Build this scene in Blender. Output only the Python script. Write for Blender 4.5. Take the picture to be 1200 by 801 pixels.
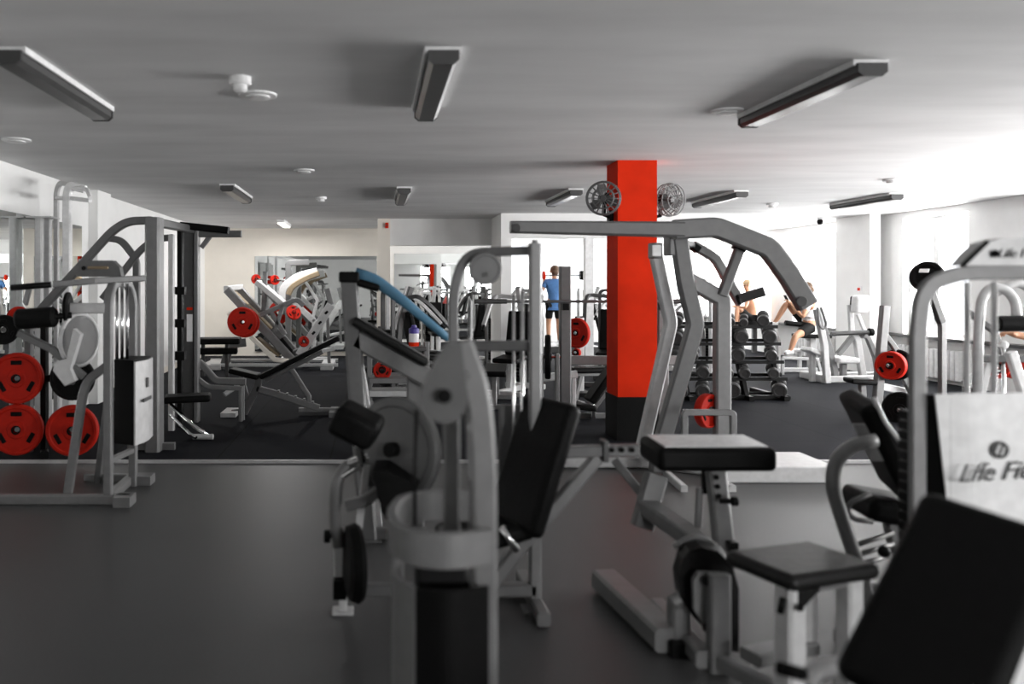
import bpy, bmesh, math, random
from mathutils import Vector as V, Matrix
random.seed(4)
C = bpy.context.scene.collection
SC = bpy.context.scene
for o in list(bpy.data.objects): bpy.data.objects.remove(o)

# ------------------------------------------------------------------ camera, world, light
F = 1000.0            # focal length in pixels of the 1200 px wide frame
CX, CY, H = 440.0, 334.0, 1.55
cam = bpy.data.cameras.new('camera'); co = bpy.data.objects.new('camera', cam); C.objects.link(co)
co.location = (0, 0, H); co.rotation_euler = (math.pi/2, 0, 0)
cam.sensor_width = 36; cam.lens = 36*F/1200
cam.shift_x = (600-CX)/1200; cam.shift_y = -(400.5-CY)/1200
cam.clip_end = 200; cam.clip_start = 0.05
cam.dof.use_dof = True; cam.dof.focus_distance = 11.5; cam.dof.aperture_fstop = 1.3
SC.camera = co
SC.view_settings.view_transform = 'Standard'; SC.view_settings.look = 'None'
SC.view_settings.gamma = 1; SC.view_settings.use_curve_mapping = False
SC.view_settings.exposure = 1.12
w = bpy.data.worlds.new('sky'); SC.world = w; w.use_nodes = True
bg = w.node_tree.nodes['Background']; bg.inputs[0].default_value = (0.93, 0.96, 1, 1); bg.inputs[1].default_value = 1.6

XL, XR, YB, YE, ZC = -3.7, 8.9, -4.0, 23.0, 2.78
def area(name, loc, rot, sx, sy, power):
    l = bpy.data.lights.new(name, 'AREA'); l.shape = 'RECTANGLE'; l.size = sx; l.size_y = sy; l.energy = power
    l.color = (1, 0.99, 0.985)
    o = bpy.data.objects.new(name, l); C.objects.link(o); o.location = loc; o.rotation_euler = rot
# daylight just outside each window of the long right wall (y0, y1) and the end wall (x0, x1)
WR = [(3.9, 5.9), (6.6, 8.6), (9.2, 11.3), (12.8, 14.4), (16.1, 18.2), (19.2, 21.1), (21.5, 22.9)]
WE = [(3.5, 4.75), (5.05, 6.3), (6.7, 8.2)]
ZS, ZT = 0.74, 2.66
zt = lambda a: 1.95 if a < 9 else ZT      # two nearest windows, unseen; tops lowered to dim the ceiling beside them
for a, b in WR:
    area('daylight', (XR+0.55, (a+b)/2, (ZS+zt(a))/2), (math.pi/2, 0, math.pi/2), b-a+0.3, zt(a)-ZS+0.3, (300 if a < 6 else 400 if a < 9 else 150 if a < 12 else 200)*(b-a)/2)
for a, b in WE:
    area('daylight', ((a+b)/2, YE+0.55, (ZS+ZT)/2), (-math.pi/2, 0, 0), b-a+0.3, ZT-ZS+0.3, 70)

WFILL = [(2.6, 4.4), (5.2, 7.0)]       # unseen rear windows, added to throw fill light on camera-facing surfaces
for a, b in WFILL:
    area('daylight', ((a+b)/2, YB-0.55, (ZS+ZT)/2), (math.pi/2, 0, 0), b-a+0.3, ZT-ZS+0.3, 150)  # added fill lamps outside the made-up rear windows

# ------------------------------------------------------------------ helpers
def P(x, y, d): return V(((x-CX)/F*d, d, H-(y-CY)/F*d))
EDGE = 7.46
MAT = 0.02
def gz(d): return MAT if d > EDGE else 0.0
def G(x, d, z=0.0): return V(((x-CX)/F*d, d, gz(d)+z))
ORI = {}
def mat(name, col, rough=0.5, metal=0.0, var=0.08, scale=18, bump=0.0, spec=0.5, stretch=None, coat=0):
    m = bpy.data.materials.new(name); m.use_nodes = True; nt = m.node_tree; b = nt.nodes['Principled BSDF']
    b.inputs['Roughness'].default_value = rough; b.inputs['Metallic'].default_value = metal
    b.inputs['Specular IOR Level'].default_value = spec; b.inputs['Coat Weight'].default_value = coat
    tc = nt.nodes.new('ShaderNodeTexCoord'); n = nt.nodes.new('ShaderNodeTexNoise')
    n.inputs['Scale'].default_value = scale; n.inputs['Detail'].default_value = 4
    src = tc.outputs['Object']
    if stretch:
        mp = nt.nodes.new('ShaderNodeMapping'); mp.inputs['Scale'].default_value = stretch
        nt.links.new(src, mp.inputs[0]); src = mp.outputs[0]
    nt.links.new(src, n.inputs['Vector'])
    r = nt.nodes.new('ShaderNodeValToRGB'); r.color_ramp.elements[0].position = 0.3; r.color_ramp.elements[1].position = 0.7
    r.color_ramp.elements[0].color = tuple(c*(1-var) for c in col)+(1,); r.color_ramp.elements[1].color = tuple(min(1, c*(1+var)) for c in col)+(1,)
    nt.links.new(n.outputs[0], r.inputs[0]); nt.links.new(r.outputs[0], b.inputs['Base Color'])
    if bump:
        bp = nt.nodes.new('ShaderNodeBump'); bp.inputs['Strength'].default_value = bump; bp.inputs['Distance'].default_value = 0.02
        nt.links.new(n.outputs[0], bp.inputs['Height']); nt.links.new(bp.outputs[0], b.inputs['Normal'])
    return m
g = lambda v: (v, v, v)
M = dict(
 silver=mat('silver_paint', g(.17), .42, .2), grey=mat('grey_paint', g(.115), .45, .15), dark=mat('graphite_paint', g(.06), .45, .2),
 pale=mat('pale_grey_paint', g(.52), .4, .1), white=mat('white_paint', g(.8), .4), black=mat('black_vinyl', g(.003), .55, 0, .2, 40, .1, .12),
 rubber=mat('black_rubber', g(.004), .65, 0, .2, 60, .1, .12), plastic=mat('black_plastic', g(.0025), .5, 0, .1, 30, 0, .12), red=mat('red_plate', (.40, .010, .002), .6, 0, .1, 20, 0, .2),
 redwall=mat('red_wall_paint', (.68, .024, .002), .75, 0, .12, 3, 0, .12), chrome=mat('chrome', g(.75), .15, 1, .03), cream=mat('cream_wall', (.84, .79, .71), .8, 0, .03, 3),
 wall=mat('white_wall', (.84, .84, .83), .8, 0, .03, 3), ceil=mat('ceiling_plaster', g(.64), .85, 0, .09, 1.5, .16, .1, (.45, 1.5, 1)),
 floor=mat('grey_vinyl', g(.058), .42, 0, .14, 90, .12, .42), head=mat('dumbbell_rubber', g(.03), .55, 0, .2, 50),
 blue=mat('blue_foam', (.075, .20, .31), .6), blueshirt=mat('blue_cotton', (.07, .18, .40), .85, 0, .1, 20), whiteshirt=mat('white_cotton', g(.82), .85),
 blackcloth=mat('black_cotton', g(.012), .85, 0, .1, 20, 0, .2), skin=mat('skin', (.52, .27, .16), .55, 0, .06, 12), hair=mat('brown_hair', (.10, .055, .03), .7, 0, .2, 60),
 blond=mat('fair_hair', (.42, .29, .16), .7), brown=mat('tan_board', (.20, .15, .09), .6), lens=mat('lamp_lens', g(.07), .3), bluecap=mat('violet_plastic', (.05, .03, .25), .4),
 bottle=mat('clear_plastic', (.75, .73, .74), .2), padsheen=mat('pad_sheen_grey', g(.66), .35, 0, .12, 30), charcoal=mat('charcoal_vinyl', g(.008), .45, 0, .2, 25, .1, .25), mid=mat('mid_grey_plastic', g(.085), .5), sill=mat('dark_sill', g(.03), .4),  # pale grey of the arm pad top stands in for window sheen
)
def tiles():
    m = bpy.data.materials.new('rubber_tiles'); m.use_nodes = True; nt = m.node_tree; b = nt.nodes['Principled BSDF']
    tc = nt.nodes.new('ShaderNodeTexCoord'); br = nt.nodes.new('ShaderNodeTexBrick'); br.offset = 0
    br.inputs['Scale'].default_value = 1; br.inputs['Brick Width'].default_value = 1; br.inputs['Row Height'].default_value = 1
    br.inputs['Mortar Size'].default_value = .008; br.inputs['Color1'].default_value = (.011, .012, .016, 1); br.inputs['Color2'].default_value = (.016, .017, .022, 1); br.inputs['Mortar'].default_value = (.004, .004, .004, 1)
    n = nt.nodes.new('ShaderNodeTexNoise'); n.inputs['Scale'].default_value = 140
    mx = nt.nodes.new('ShaderNodeMix'); mx.data_type = 'RGBA'; mx.blend_type = 'MULTIPLY'; mx.inputs[0].default_value = .6
    nt.links.new(tc.outputs['Object'], br.inputs[0]); nt.links.new(tc.outputs['Object'], n.inputs[0])
    nt.links.new(br.outputs[0], mx.inputs[6]); nt.links.new(n.outputs[0], mx.inputs[7]); nt.links.new(mx.outputs[2], b.inputs['Base Color'])
    b.inputs['Roughness'].default_value = .85; b.inputs['Specular IOR Level'].default_value = .08
    return m
M['tiles'] = tiles()
def simple(name, col, rough, metal):
    m = bpy.data.materials.new(name); m.use_nodes = True; b = m.node_tree.nodes['Principled BSDF']
    b.inputs['Base Color'].default_value = col+(1,); b.inputs['Roughness'].default_value = rough; b.inputs['Metallic'].default_value = metal; return m
M['mirror'] = simple('mirror_glass', (.80, .82, .81), 0.0, 1)
def glass():
    m = bpy.data.materials.new('window_glass'); m.use_nodes = True; nt = m.node_tree
    out = nt.nodes['Material Output']; t = nt.nodes.new('ShaderNodeBsdfTransparent'); gl = nt.nodes.new('ShaderNodeBsdfGlossy'); gl.inputs['Roughness'].default_value = .02
    mx = nt.nodes.new('ShaderNodeMixShader'); mx.inputs[0].default_value = .06
    nt.links.new(t.outputs[0], mx.inputs[1]); nt.links.new(gl.outputs[0], mx.inputs[2]); nt.links.new(mx.outputs[0], out.inputs[0])
    return m
M['glass'] = glass()

def tag(o, label=None, cat=None, group=None, kind=None):
    for k, v in (('label', label), ('category', cat), ('group', group), ('kind', kind)):
        if v: o[k] = v
    return o
def thing(name, label, cat, loc, group=None):
    o = bpy.data.objects.new(name, None); C.objects.link(o); o.location = loc; o.empty_display_size = .1
    ORI[o.name] = V(loc); return tag(o, label, cat, group)
def dup(root, loc, rot=None, label=None, group=None):
    r = root.copy(); C.objects.link(r); r.location = loc
    if rot: r.rotation_euler = rot
    tag(r, label, None, group)
    for ch in list(root.children):
        c = ch.copy(); C.objects.link(c); c.parent = r
        for s in ch.children:
            d = s.copy(); C.objects.link(d); d.parent = c
    return r

class MB:
    def __init__(s): s.bm = bmesh.new()
    def _ring(s, c, a, b, prof): return [s.bm.verts.new(c+a*u+b*v) for u, v in prof]
    def _skin(s, rings, smooth, cap=True, closed=False):
        n = len(rings[0]); k = len(rings)
        for i in range(k if closed else k-1):
            A, B = rings[i], rings[(i+1) % k]
            for j in range(n):
                f = s.bm.faces.new((A[j], A[(j+1) % n], B[(j+1) % n], B[j])); f.smooth = smooth
        if cap and not closed:
            s.bm.faces.new(rings[0][::-1]); s.bm.faces.new(rings[-1])
    def path(s, pts, w, h=None, r=0.0, up=None, rnd=False, taper=None):
        """tube of rectangular (or round) section along a polyline with filleted corners"""
        pts = [V(p) for p in pts]; h = w if h is None else h
        if r and len(pts) > 2:
            q = [pts[0]]
            for i in range(1, len(pts)-1):
                a, b, c = pts[i-1], pts[i], pts[i+1]; d0, d1 = (a-b), (c-b)
                rr = min(r, d0.length*.48, d1.length*.48); p0, p1 = b+d0.normalized()*rr, b+d1.normalized()*rr
                for t in (0, .2, .4, .6, .8, 1): q.append((1-t)**2*p0+2*t*(1-t)*b+t*t*p1)
            q.append(pts[-1]); pts = q
        tot = pts[-1]-pts[0]
        if up is None:
            up = V((0, 1, 0)) if max(abs((pts[i+1]-pts[i]).normalized().y) for i in range(len(pts)-1)) < .8 else V((0, 0, 1))
            if up.z and max(abs((pts[i+1]-pts[i]).normalized().z) for i in range(len(pts)-1)) > .9: up = V((1, 0, 0))
        up = V(up).normalized()
        if rnd: prof = [(math.cos(2*math.pi*k/14)*w/2, math.sin(2*math.pi*k/14)*h/2) for k in range(14)]
        else:
            c = min(w, h)*.14; a, b = w/2, h/2
            prof = [(a, -b+c), (a, b-c), (a-c, b), (-a+c, b), (-a, b-c), (-a, -b+c), (-a+c, -b), (a-c, -b)]
        rings = []
        for i, p in enumerate(pts):
            t0 = (p-pts[i-1]).normalized() if i else (pts[1]-p).normalized()
            t1 = (pts[i+1]-p).normalized() if i < len(pts)-1 else t0
            t = (t0+t1).normalized(); k = 1/max(.5, t.dot(t0))
            sd = t.cross(up); sd = sd.normalized() if sd.length > 1e-4 else V((1, 0, 0))
            u2 = sd.cross(t).normalized(); f = 1
            if taper: f = taper[0]+(taper[1]-taper[0])*i/(len(pts)-1)
            rings.append(s._ring(p, sd*k*f, u2*f, prof))
        s._skin(rings, rnd); return s
    def tube(s, pts, rad, r=0.0, taper=None): return s.path(pts, rad*2, rad*2, r, None, True, taper)
    def lathe(s, c, axis, prof, n=24, loop=False):
        """prof = [(t along axis, radius)]"""
        a = V(axis).normalized(); u = a.orthogonal().normalized(); v = a.cross(u); rings = []
        for t, r in prof:
            rings.append([s.bm.verts.new(V(c)+a*t+(u*math.cos(2*math.pi*k/n)+v*math.sin(2*math.pi*k/n))*max(r, 1e-4)) for k in range(n)])
        s._skin(rings, False, not loop, loop)
        return s
    def cyl(s, p0, p1, r, n=20, b=.1):
        p0, p1 = V(p0), V(p1); L = (p1-p0).length; e = min(r*b, L*.3)
        return s.lathe(p0, p1-p0, [(0, r-e), (e, r), (L-e, r), (L, r-e)], n)
    def torus(s, c, axis, R, r, n=28, m=8):
        a = V(axis).normalized(); u = a.orthogonal().normalized(); v = a.cross(u); rings = []
        for k in range(n):
            d = u*math.cos(2*math.pi*k/n)+v*math.sin(2*math.pi*k/n)
            rings.append([s.bm.verts.new(V(c)+d*(R+r*math.cos(2*math.pi*j/m))+a*r*math.sin(2*math.pi*j/m)) for j in range(m)])
        s._skin(rings, True, False, True); return s
    def prism(s, pts, ext):
        """planar polygon extruded by ext"""
        a = [s.bm.verts.new(V(p)) for p in pts]; b = [s.bm.verts.new(V(p)+V(ext)) for p in pts]; n = len(a)
        s.bm.faces.new(a[::-1]); s.bm.faces.new(b)
        for i in range(n): s.bm.faces.new((a[i], a[(i+1) % n], b[(i+1) % n], b[i]))
        return s
    def pad(s, c, L, W, T, bev=.02, seg=3):
        """cushion: centre and three full edge vectors"""
        c, L, W, T = V(c), V(L), V(W), V(T)
        vs = [s.bm.verts.new(c+L*i/2+W*j/2+T*k/2) for i in (-1, 1) for j in (-1, 1) for k in (-1, 1)]
        fs = [s.bm.faces.new([vs[i] for i in q]) for q in ((0, 1, 3, 2), (4, 6, 7, 5), (0, 4, 5, 1), (2, 3, 7, 6), (0, 2, 6, 4), (1, 5, 7, 3))]
        bmesh.ops.recalc_face_normals(s.bm, faces=fs)
        if bev:
            ed = list({e for f in fs for e in f.edges})
            r = bmesh.ops.bevel(s.bm, geom=ed, offset=min(bev, .45*min(L.length, W.length, T.length)), segments=seg, profile=.5, affect='EDGES', clamp_overlap=True)
            for f in r['faces']: f.smooth = True
        return s
    def padline(s, p0, p1, W, th, bev=.03):
        p0, p1, W = V(p0), V(p1), V(W); L = p1-p0; n = L.cross(W).normalized()
        W = W-L.normalized()*W.dot(L.normalized())
        return s.pad((p0+p1)/2, L, W, n*th, bev)
    def box(s, a, b, bev=0):
        a, b = V(a), V(b); d = b-a
        return s.pad((a+b)/2, (d.x, 0, 0), (0, d.y, 0), (0, 0, d.z), bev, 2)
    def ball(s, c, r, sc=(1, 1, 1)):
        m = Matrix.Translation(V(c)) @ Matrix.Diagonal((*sc, 1))
        r = bmesh.ops.create_uvsphere(s.bm, u_segments=16, v_segments=10, radius=r, matrix=m)
        for f in {f for v in r['verts'] for f in v.link_faces}: f.smooth = True
        return s
    def build(s, name, m, parent=None, label=None):
        bmesh.ops.recalc_face_normals(s.bm, faces=s.bm.faces)
        me = bpy.data.meshes.new(name); vs = s.bm.verts
        if parent is not None: o0 = ORI[parent.name]
        else:
            xs = [v.co.x for v in vs]; ys = [v.co.y for v in vs]; zs = [v.co.z for v in vs]
            o0 = V(((min(xs)+max(xs))/2, (min(ys)+max(ys))/2, min(zs)))
        for v in vs: v.co -= o0
        s.bm.to_mesh(me); s.bm.free()
        o = bpy.data.objects.new(name, me); C.objects.link(o); me.materials.append(M[m] if isinstance(m, str) else m)
        ORI[o.name] = o0
        if parent is not None: o.parent = parent
        else: o.location = o0
        if label: o['label'] = label
        return o
def part(name, m, parent, fn, label=None):
    b = MB(); fn(b); return b.build(name, m, parent, label)
def text(name, txt, m, parent, loc, size, xdir, up, shear=0, ext=.002):
    cu = bpy.data.curves.new(name, 'FONT'); cu.body = txt; cu.size = size; cu.shear = shear; cu.extrude = ext; cu.align_x = 'CENTER'; cu.align_y = 'CENTER'
    t = bpy.data.objects.new(name, cu); C.objects.link(t); dg = bpy.context.evaluated_depsgraph_get()
    me = bpy.data.meshes.new_from_object(t.evaluated_get(dg)); bpy.data.objects.remove(t)
    x = V(xdir).normalized(); z = x.cross(V(up)).normalized(); y = z.cross(x)
    Rm = Matrix((x, y, z)).transposed().to_4x4(); me.transform(Matrix.Translation(V(loc)-ORI[parent.name]) @ Rm)
    o = bpy.data.objects.new(name, me); C.objects.link(o); o.parent = parent; ORI[o.name] = ORI[parent.name]; me.materials.clear(); me.materials.append(M[m]); return o

# ------------------------------------------------------------------ the room
def struct(name, m, fn):
    b = MB(); fn(b); o = b.build(name, m); o['kind'] = 'structure'; return o
struct('floor', 'floor', lambda b: b.box((XL-.3, YB-.3, -.2), (XR+.3, EDGE, 0)))
struct('floor_rubber', 'tiles', lambda b: b.box((XL-.3, EDGE, -.2), (XR+.3, YE+.3, MAT)))
struct('trim_1', 'pale', lambda b: b.box((XL, EDGE-.03, 0), (XR, EDGE-.0005, MAT+.006)))
struct('ceiling', 'ceil', lambda b: b.box((XL-.3, YB-.3, ZC), (XR+.3, YE+.3, ZC+.2)))
struct('wall_left', 'wall', lambda b: b.box((XL-.3, YB, 0), (XL, 18.5, ZC)))
def wall_b(b):
    x = XL-.3
    for a, c in WFILL:  # openings for the added fill windows
        b.box((x, YB-.3, 0), (a, YB, ZC)); b.box((a, YB-.3, 0), (c, YB, ZS)); b.box((a, YB-.3, ZT), (c, YB, ZC)); x = c
    b.box((x, YB-.3, 0), (XR+.3, YB, ZC))
struct('wall_rear', 'wall', wall_b)
struct('wall_cream', 'cream', lambda b: b.box((XL-.3, 18.5, 0), (.27, 18.8, ZC)))
struct('wall_inner', 'cream', lambda b: b.box((.07, 18.8, 0), (.27, YE, ZC)))
struct('wall_bulkhead', 'wall', lambda b: (b.box((.27, 15.8, 2.29), (2.15, 16.1, ZC)), b.box((2.15, 14.6, 2.36), (XR-2.2, 14.9, ZC)), b.box((2.15, 14.9, 2.36), (2.3, 16.1, ZC))))
struct('trim_2', 'cream', lambda b: b.box((.04, 15.75, 0), (.27, 16.0, ZC)))
struct('trim_3', 'wall', lambda b: (b.box((2.15, 14.62, 0), (2.33, 15.9, 2.36))))
struct('trim_4', 'white', lambda b: (b.box((3.60, 14.62, 0), (3.74, 14.8, 2.36))))
def wall_r(b):
    y = YB
    for a, c in WR:
        b.box((XR, y, 0), (XR+.3, a, ZC)); b.box((XR, a, 0), (XR+.3, c, ZS)); b.box((XR, a, zt(a)), (XR+.3, c, ZC)); y = c
    b.box((XR, y, 0), (XR+.3, YE+.3, ZC))
struct('wall_right', 'wall', wall_r)
def wall_e(b):
    x = .07
    for a, c in WE:
        b.box((x, YE, 0), (a, YE+.3, ZC)); b.box((a, YE, 0), (c, YE+.3, ZS)); b.box((a, YE, ZT), (c, YE+.3, ZC)); x = c
    b.box((x, YE, 0), (XR, YE+.3, ZC))
struct('wall_end', 'wall', wall_e)
n = 0
for kind, L in (('r', WR), ('e', WE), ('b', WFILL)):
    for a, c in L:
        n += 1; b = MB(); f = .06
        def bx(u0, u1, z0, z1, th0=.10, th1=.16):
            if kind == 'r': b.box((XR+th0, u0, z0), (XR+th1, u1, z1))
            elif kind == 'e': b.box((u0, YE+th0, z0), (u1, YE+th1, z1))
            else: b.box((u0, YB-th1, z0), (u1, YB-th0, z1))  # rear-wall frames belong to the windows added for fill light
        ZT_, ZT = ZT, (zt(a) if kind == 'r' else ZT)
        bx(a, a+f, ZS, ZT); bx(c-f, c, ZS, ZT); bx(a+f, c-f, ZS, ZS+f); bx(a+f, c-f, ZT-f, ZT); mid = a+(c-a)*.56
        bx(mid-.06, mid+.06, ZS+f, ZT-f)
        o = b.build('window_%d' % n, 'white'); o['kind'] = 'structure'
        b = MB(); bx(a+f, mid-.06, ZS+f, ZT-f, .125, .131); bx(mid+.06, c-f, ZS+f, ZT-f, .125, .131); b.build('pane', 'glass', o); ZT = ZT_
struct('trim_5', 'sill', lambda b: b.box((XR-.16, 3.6, ZS-.05), (XR-.001, YE-.01, ZS-.005)))
struct('wall_pier', 'wall', lambda b: b.box((XR-.35, 14.75, 0), (XR-.17, 15.85, ZC)))
struct('baseboard_left', 'cream', lambda b: b.box((XL+.001, 11.2, MAT), (XL+.02, 18.49, .12)))
struct('trim_6', 'wall', lambda b: b.box((XL+.001, 11.0, MAT), (XL+.12, 11.55, ZC-.001)))
# mirrors
def mirror(name, label, a, bb):
    b = MB(); b.box(a, bb); o = b.build(name, 'mirror'); return tag(o, label, 'mirror')
mirror('wall_mirror', 'tall wall mirror on the left side wall behind the red weight plates', (XL+.0005, 6.2, .25), (XL+.02, 10.7, 2.29))
mirror('wall_mirror', 'wide mirror on the cream wall behind the leg press with red plates', (-2.61, 18.47, .12), (.03, 18.4995, 2.18))
mirror('wall_mirror', 'mirror on the far end wall seen between the cream post and the white pier', (.5, YE-.03, .1), (3.35, YE-.0005, 2.4))

# red pillar
pl = thing('pillar', 'square bright red pillar with a black foot in the middle of the gym', 'pillar', (2.6, 8.6, MAT))
x0, x1, y0, y1, zb = (724-CX)/F*8.4, (770-CX)/F*8.4, 8.4, 8.8, .45
part('shaft', 'redwall', pl, lambda b: b.box((x0, y0, zb), (x1, y1, ZC)))
part('base', 'rubber', pl, lambda b: b.box((x0-.012, y0-.012, MAT), (x1+.012, y1+.012, zb)))

# ------------------------------------------------------------------ ceiling lamps and detectors
lp = thing('ceiling_lamp', 'x', 'lamp', (0, 0, 0), 'unlit fluorescent ceiling lamps')
part('housing', 'white', lp, lambda b: (b.box((-.095, -.75, -.022), (.095, .75, 0)), b.box((.082, -.75, -.032), (.095, .75, -.022)), b.box((-.095, -.75, -.032), (-.082, .75, -.022))))
part('lens', 'lens', lp, lambda b: b.prism([(-.075, -.745, -.0225), (-.075, -.745, -.07), (-.05, -.745, -.092), (.05, -.745, -.092), (.075, -.745, -.07), (.075, -.745, -.0225)], (0, 1.49, 0)))
for e in (-1, 1): part('end_cap', 'dark', lp, lambda b: b.prism([(-.08, e*.752, -.023), (-.08, e*.752, -.072), (-.052, e*.752, -.096), (.052, e*.752, -.096), (.08, e*.752, -.072), (.08, e*.752, -.023)], (0, e*.02, 0)))
LP = [(-1.90, 5.15, 'dark unlit ceiling lamp cut by the left edge of the photo'), (.35, 5.15, 'dark unlit ceiling lamp nearest the middle, pointing away above the gym'),
      (2.70, 5.4, 'long dark ceiling lamp nearest on the right, beside a flat round disc'), (-1.80, 11.1, 'small far ceiling lamp above the steel cage on the left'),
      (.36, 11.4, 'far ceiling lamp straight ahead, left of the red pillar above the portal frame'), (2.55, 11.6, 'far ceiling lamp just left of the red pillar top'),
      (4.74, 11.8, 'far ceiling lamp just right of the red pillar above the lat machine'), (6.93, 12.1, 'far ceiling lamp nearest the bright windows'), (3.9, 19.0, 'ceiling lamp in the back room above the man in blue')]
for i, (x, y, lb) in enumerate(LP):
    o = lp if i == 0 else dup(lp, (x, y, ZC)); o.location = (x, y, ZC); o['label'] = lb
t = thing('ceiling_lamp', 'tiny lit ceiling lamp farthest back in front of the cream wall', 'lamp', (-1.78, 16.6, ZC))
part('housing', 'white', t, lambda b: b.box((-1.86, 16.0, ZC-.06), (-1.70, 17.2, ZC), .01))
me_ = bpy.data.materials.new('lit_lens'); me_.use_nodes = True; me_.node_tree.nodes['Principled BSDF'].inputs['Emission Color'].default_value = (1, .93, .82, 1); me_.node_tree.nodes['Principled BSDF'].inputs['Emission Strength'].default_value = 2.0
part('lens', me_, t, lambda b: b.box((-1.84, 16.02, ZC-.075), (-1.72, 17.18, ZC-.0605)))
area('lamp_light', (-1.78, 16.6, ZC-.09), (0, 0, 0), .12, 1.1, 32)
def detector(x, y, r, h, lb, name='smoke_detector', m='white'):
    t = thing(name, lb, 'detector' if 'smoke' in name else 'vent', (x, y, ZC))
    part('base', m, t, lambda b: b.lathe((x, y, ZC), (0, 0, -1), [(0, r), (h*.4, r), (h*.5, r*.93)]))
    part('cap', m, t, lambda b: b.lathe((x, y, ZC-h*.5), (0, 0, -1), [(0, r*.6), (h*.35, r*.66), (h*.5, r*.4)]))
detector(-.80, 5.05, .065, .09, 'white smoke detector hanging nearest the camera on the ceiling')
detector(-.76, 5.5, .125, .03, 'flat round ceiling vent beside the nearest smoke detector', 'ceiling_vent')
detector(2.47, 6.0, .11, .03, 'flat round ceiling vent at the far end of the right near lamp', 'ceiling_vent')
detector(-3.03, 7.2, .12, .03, 'round ceiling vent by the left edge of the photo', 'ceiling_vent')
detector(-.76, 9.1, .11, .04, 'small round vent on the ceiling left of the far middle lamp', 'ceiling_vent')
detector(-.76, 11.9, .08, .07, 'tiny white smoke detector below the round vent, far left centre')
detector(6.0, 9.9, .10, .05, 'round ceiling vent nearest the windows on the right', 'ceiling_vent')
detector(5.95, 12.8, .08, .07, 'tiny white smoke detector near the far lamp by the windows')

# ------------------------------------------------------------------ common makers
def weight_plate(c, axis, r, th, label, col='red', group=None, name='weight_plate'):
    """plate with hub ring and three grip slots on the face that points along axis"""
    a = V(axis).normalized(); t = thing(name, label, 'weight plate', V(c)-V((0, 0, r)), group)
    part('disc', col, t, lambda b: b.lathe(V(c)-a*th/2, a, [(0, r*.95), (th*.2, r), (th*.8, r), (th, r*.95), (th, r*.86), (th*.86, r*.82), (th*.86, r*.36), (th, r*.32), (th, .027), (0, .027)], 40, True))
    part('hub', 'plastic', t, lambda b: b.lathe(V(c)+a*th*.45, a, [(0, .040), (.012, .040), (.014, .027), (0, .027)], 18, True))
    u = V((0, 0, 1)); u = (u-a*u.dot(a)).normalized(); v = a.cross(u)
    for k in range(3):
        an = math.pi/2*0+k*2*math.pi/3; e = u*math.cos(an)+v*math.sin(an); tt = a.cross(e); pc = V(c)+e*r*.62+a*th*.36
        part('grip_slot', 'plastic', t, lambda b: b.pad(pc, tt*r*.42, e*r*.17, a*.012, r*.08))
    return t
def foot(b, p, s=.06): b.box((p.x-s, p.y-s, gz(p.y)), (p.x+s, p.y+s, gz(p.y)+.012), .004)

# ------------------------------------------------------------------ foreground weight tower (nearest, centre)
d = 2.6
t = thing('weight_tower', 'blurred grey weight tower nearest the camera with round pulley cover and curved hoop', 'gym machine', (.2, 2.7, 0))
up = [G(566, d), P(566, 640, d), P(565, 530, d), P(558, 455, d), P(538, 402, d)]
part('upright', 'silver', t, lambda b: b.path(up, .078, .10, .12))
part('pulley_cover', 'mid', t, lambda b: b.prism([P(521+28*math.cos(a), 466+30*math.sin(a), d-.09) for a in [math.radians(x) for x in range(-25, 206, 15)]]+[P(512, 420, d-.09), P(524, 402, d-.09), P(541, 402, d-.09)], (0, .05, 0)))
part('pulley_hub', 'plastic', t, lambda b: b.cyl(P(521, 464, d-.12), P(521, 464, d-.04), .021))
part('bracket', 'silver', t, lambda b: (b.path([P(540, 415, d-.02), P(552, 470, d-.02), P(554, 560, d-.02)], .03, .04), b.cyl(P(547, 440, d-.06), P(547, 440, d+.02), .014), b.cyl(P(552, 500, d-.06), P(552, 500, d+.02), .014)))
part('guide_post', 'silver', t, lambda b: (b.path([P(529, 470, 2.75), P(529, 628, 2.75)], .052, .05), b.box(P(515, 634, 2.80), P(543, 626, 2.70))))
part('cable', 'plastic', t, lambda b: b.tube([P(488, 480, 2.66), P(486, 560, 2.66), P(486, 615, 2.66)], .006))
hp = [(.335, 2.50), (.21, 2.455), (.115, 2.48), (.06, 2.57), (.048, 2.72), (.085, 2.90), (.19, 2.98), (.33, 2.96)]
part('stack_hoop', 'silver', t, lambda b: b.path([V((x, y, .785)) for x, y in hp], .03, .105, .10, (0, 0, 1)))
sh = [V((x*.96+.008, y*.985+.04, .35)) for x, y in hp]
part('shroud', 'plastic', t, lambda b: b.path(sh[0:3], .012, .64, .05, (0, 0, 1)))
part('shroud_side', 'silver', t, lambda b: b.path(sh[2:6], .014, .64, .08, (0, 0, 1)))
part('weight_stack', 'plastic', t, lambda b: [b.box((.13, 2.62, .08+i*.035), (.29, 2.86, .112+i*.035), .004) for i in range(16)])
part('base_frame', 'silver', t, lambda b: (b.path([V((.327, 2.40, .035)), V((.327, 3.1, .035))], .07, .07), b.path([V((.08, 2.92, .035)), V((.30, 2.92, .035))], .06, .07)))

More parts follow.
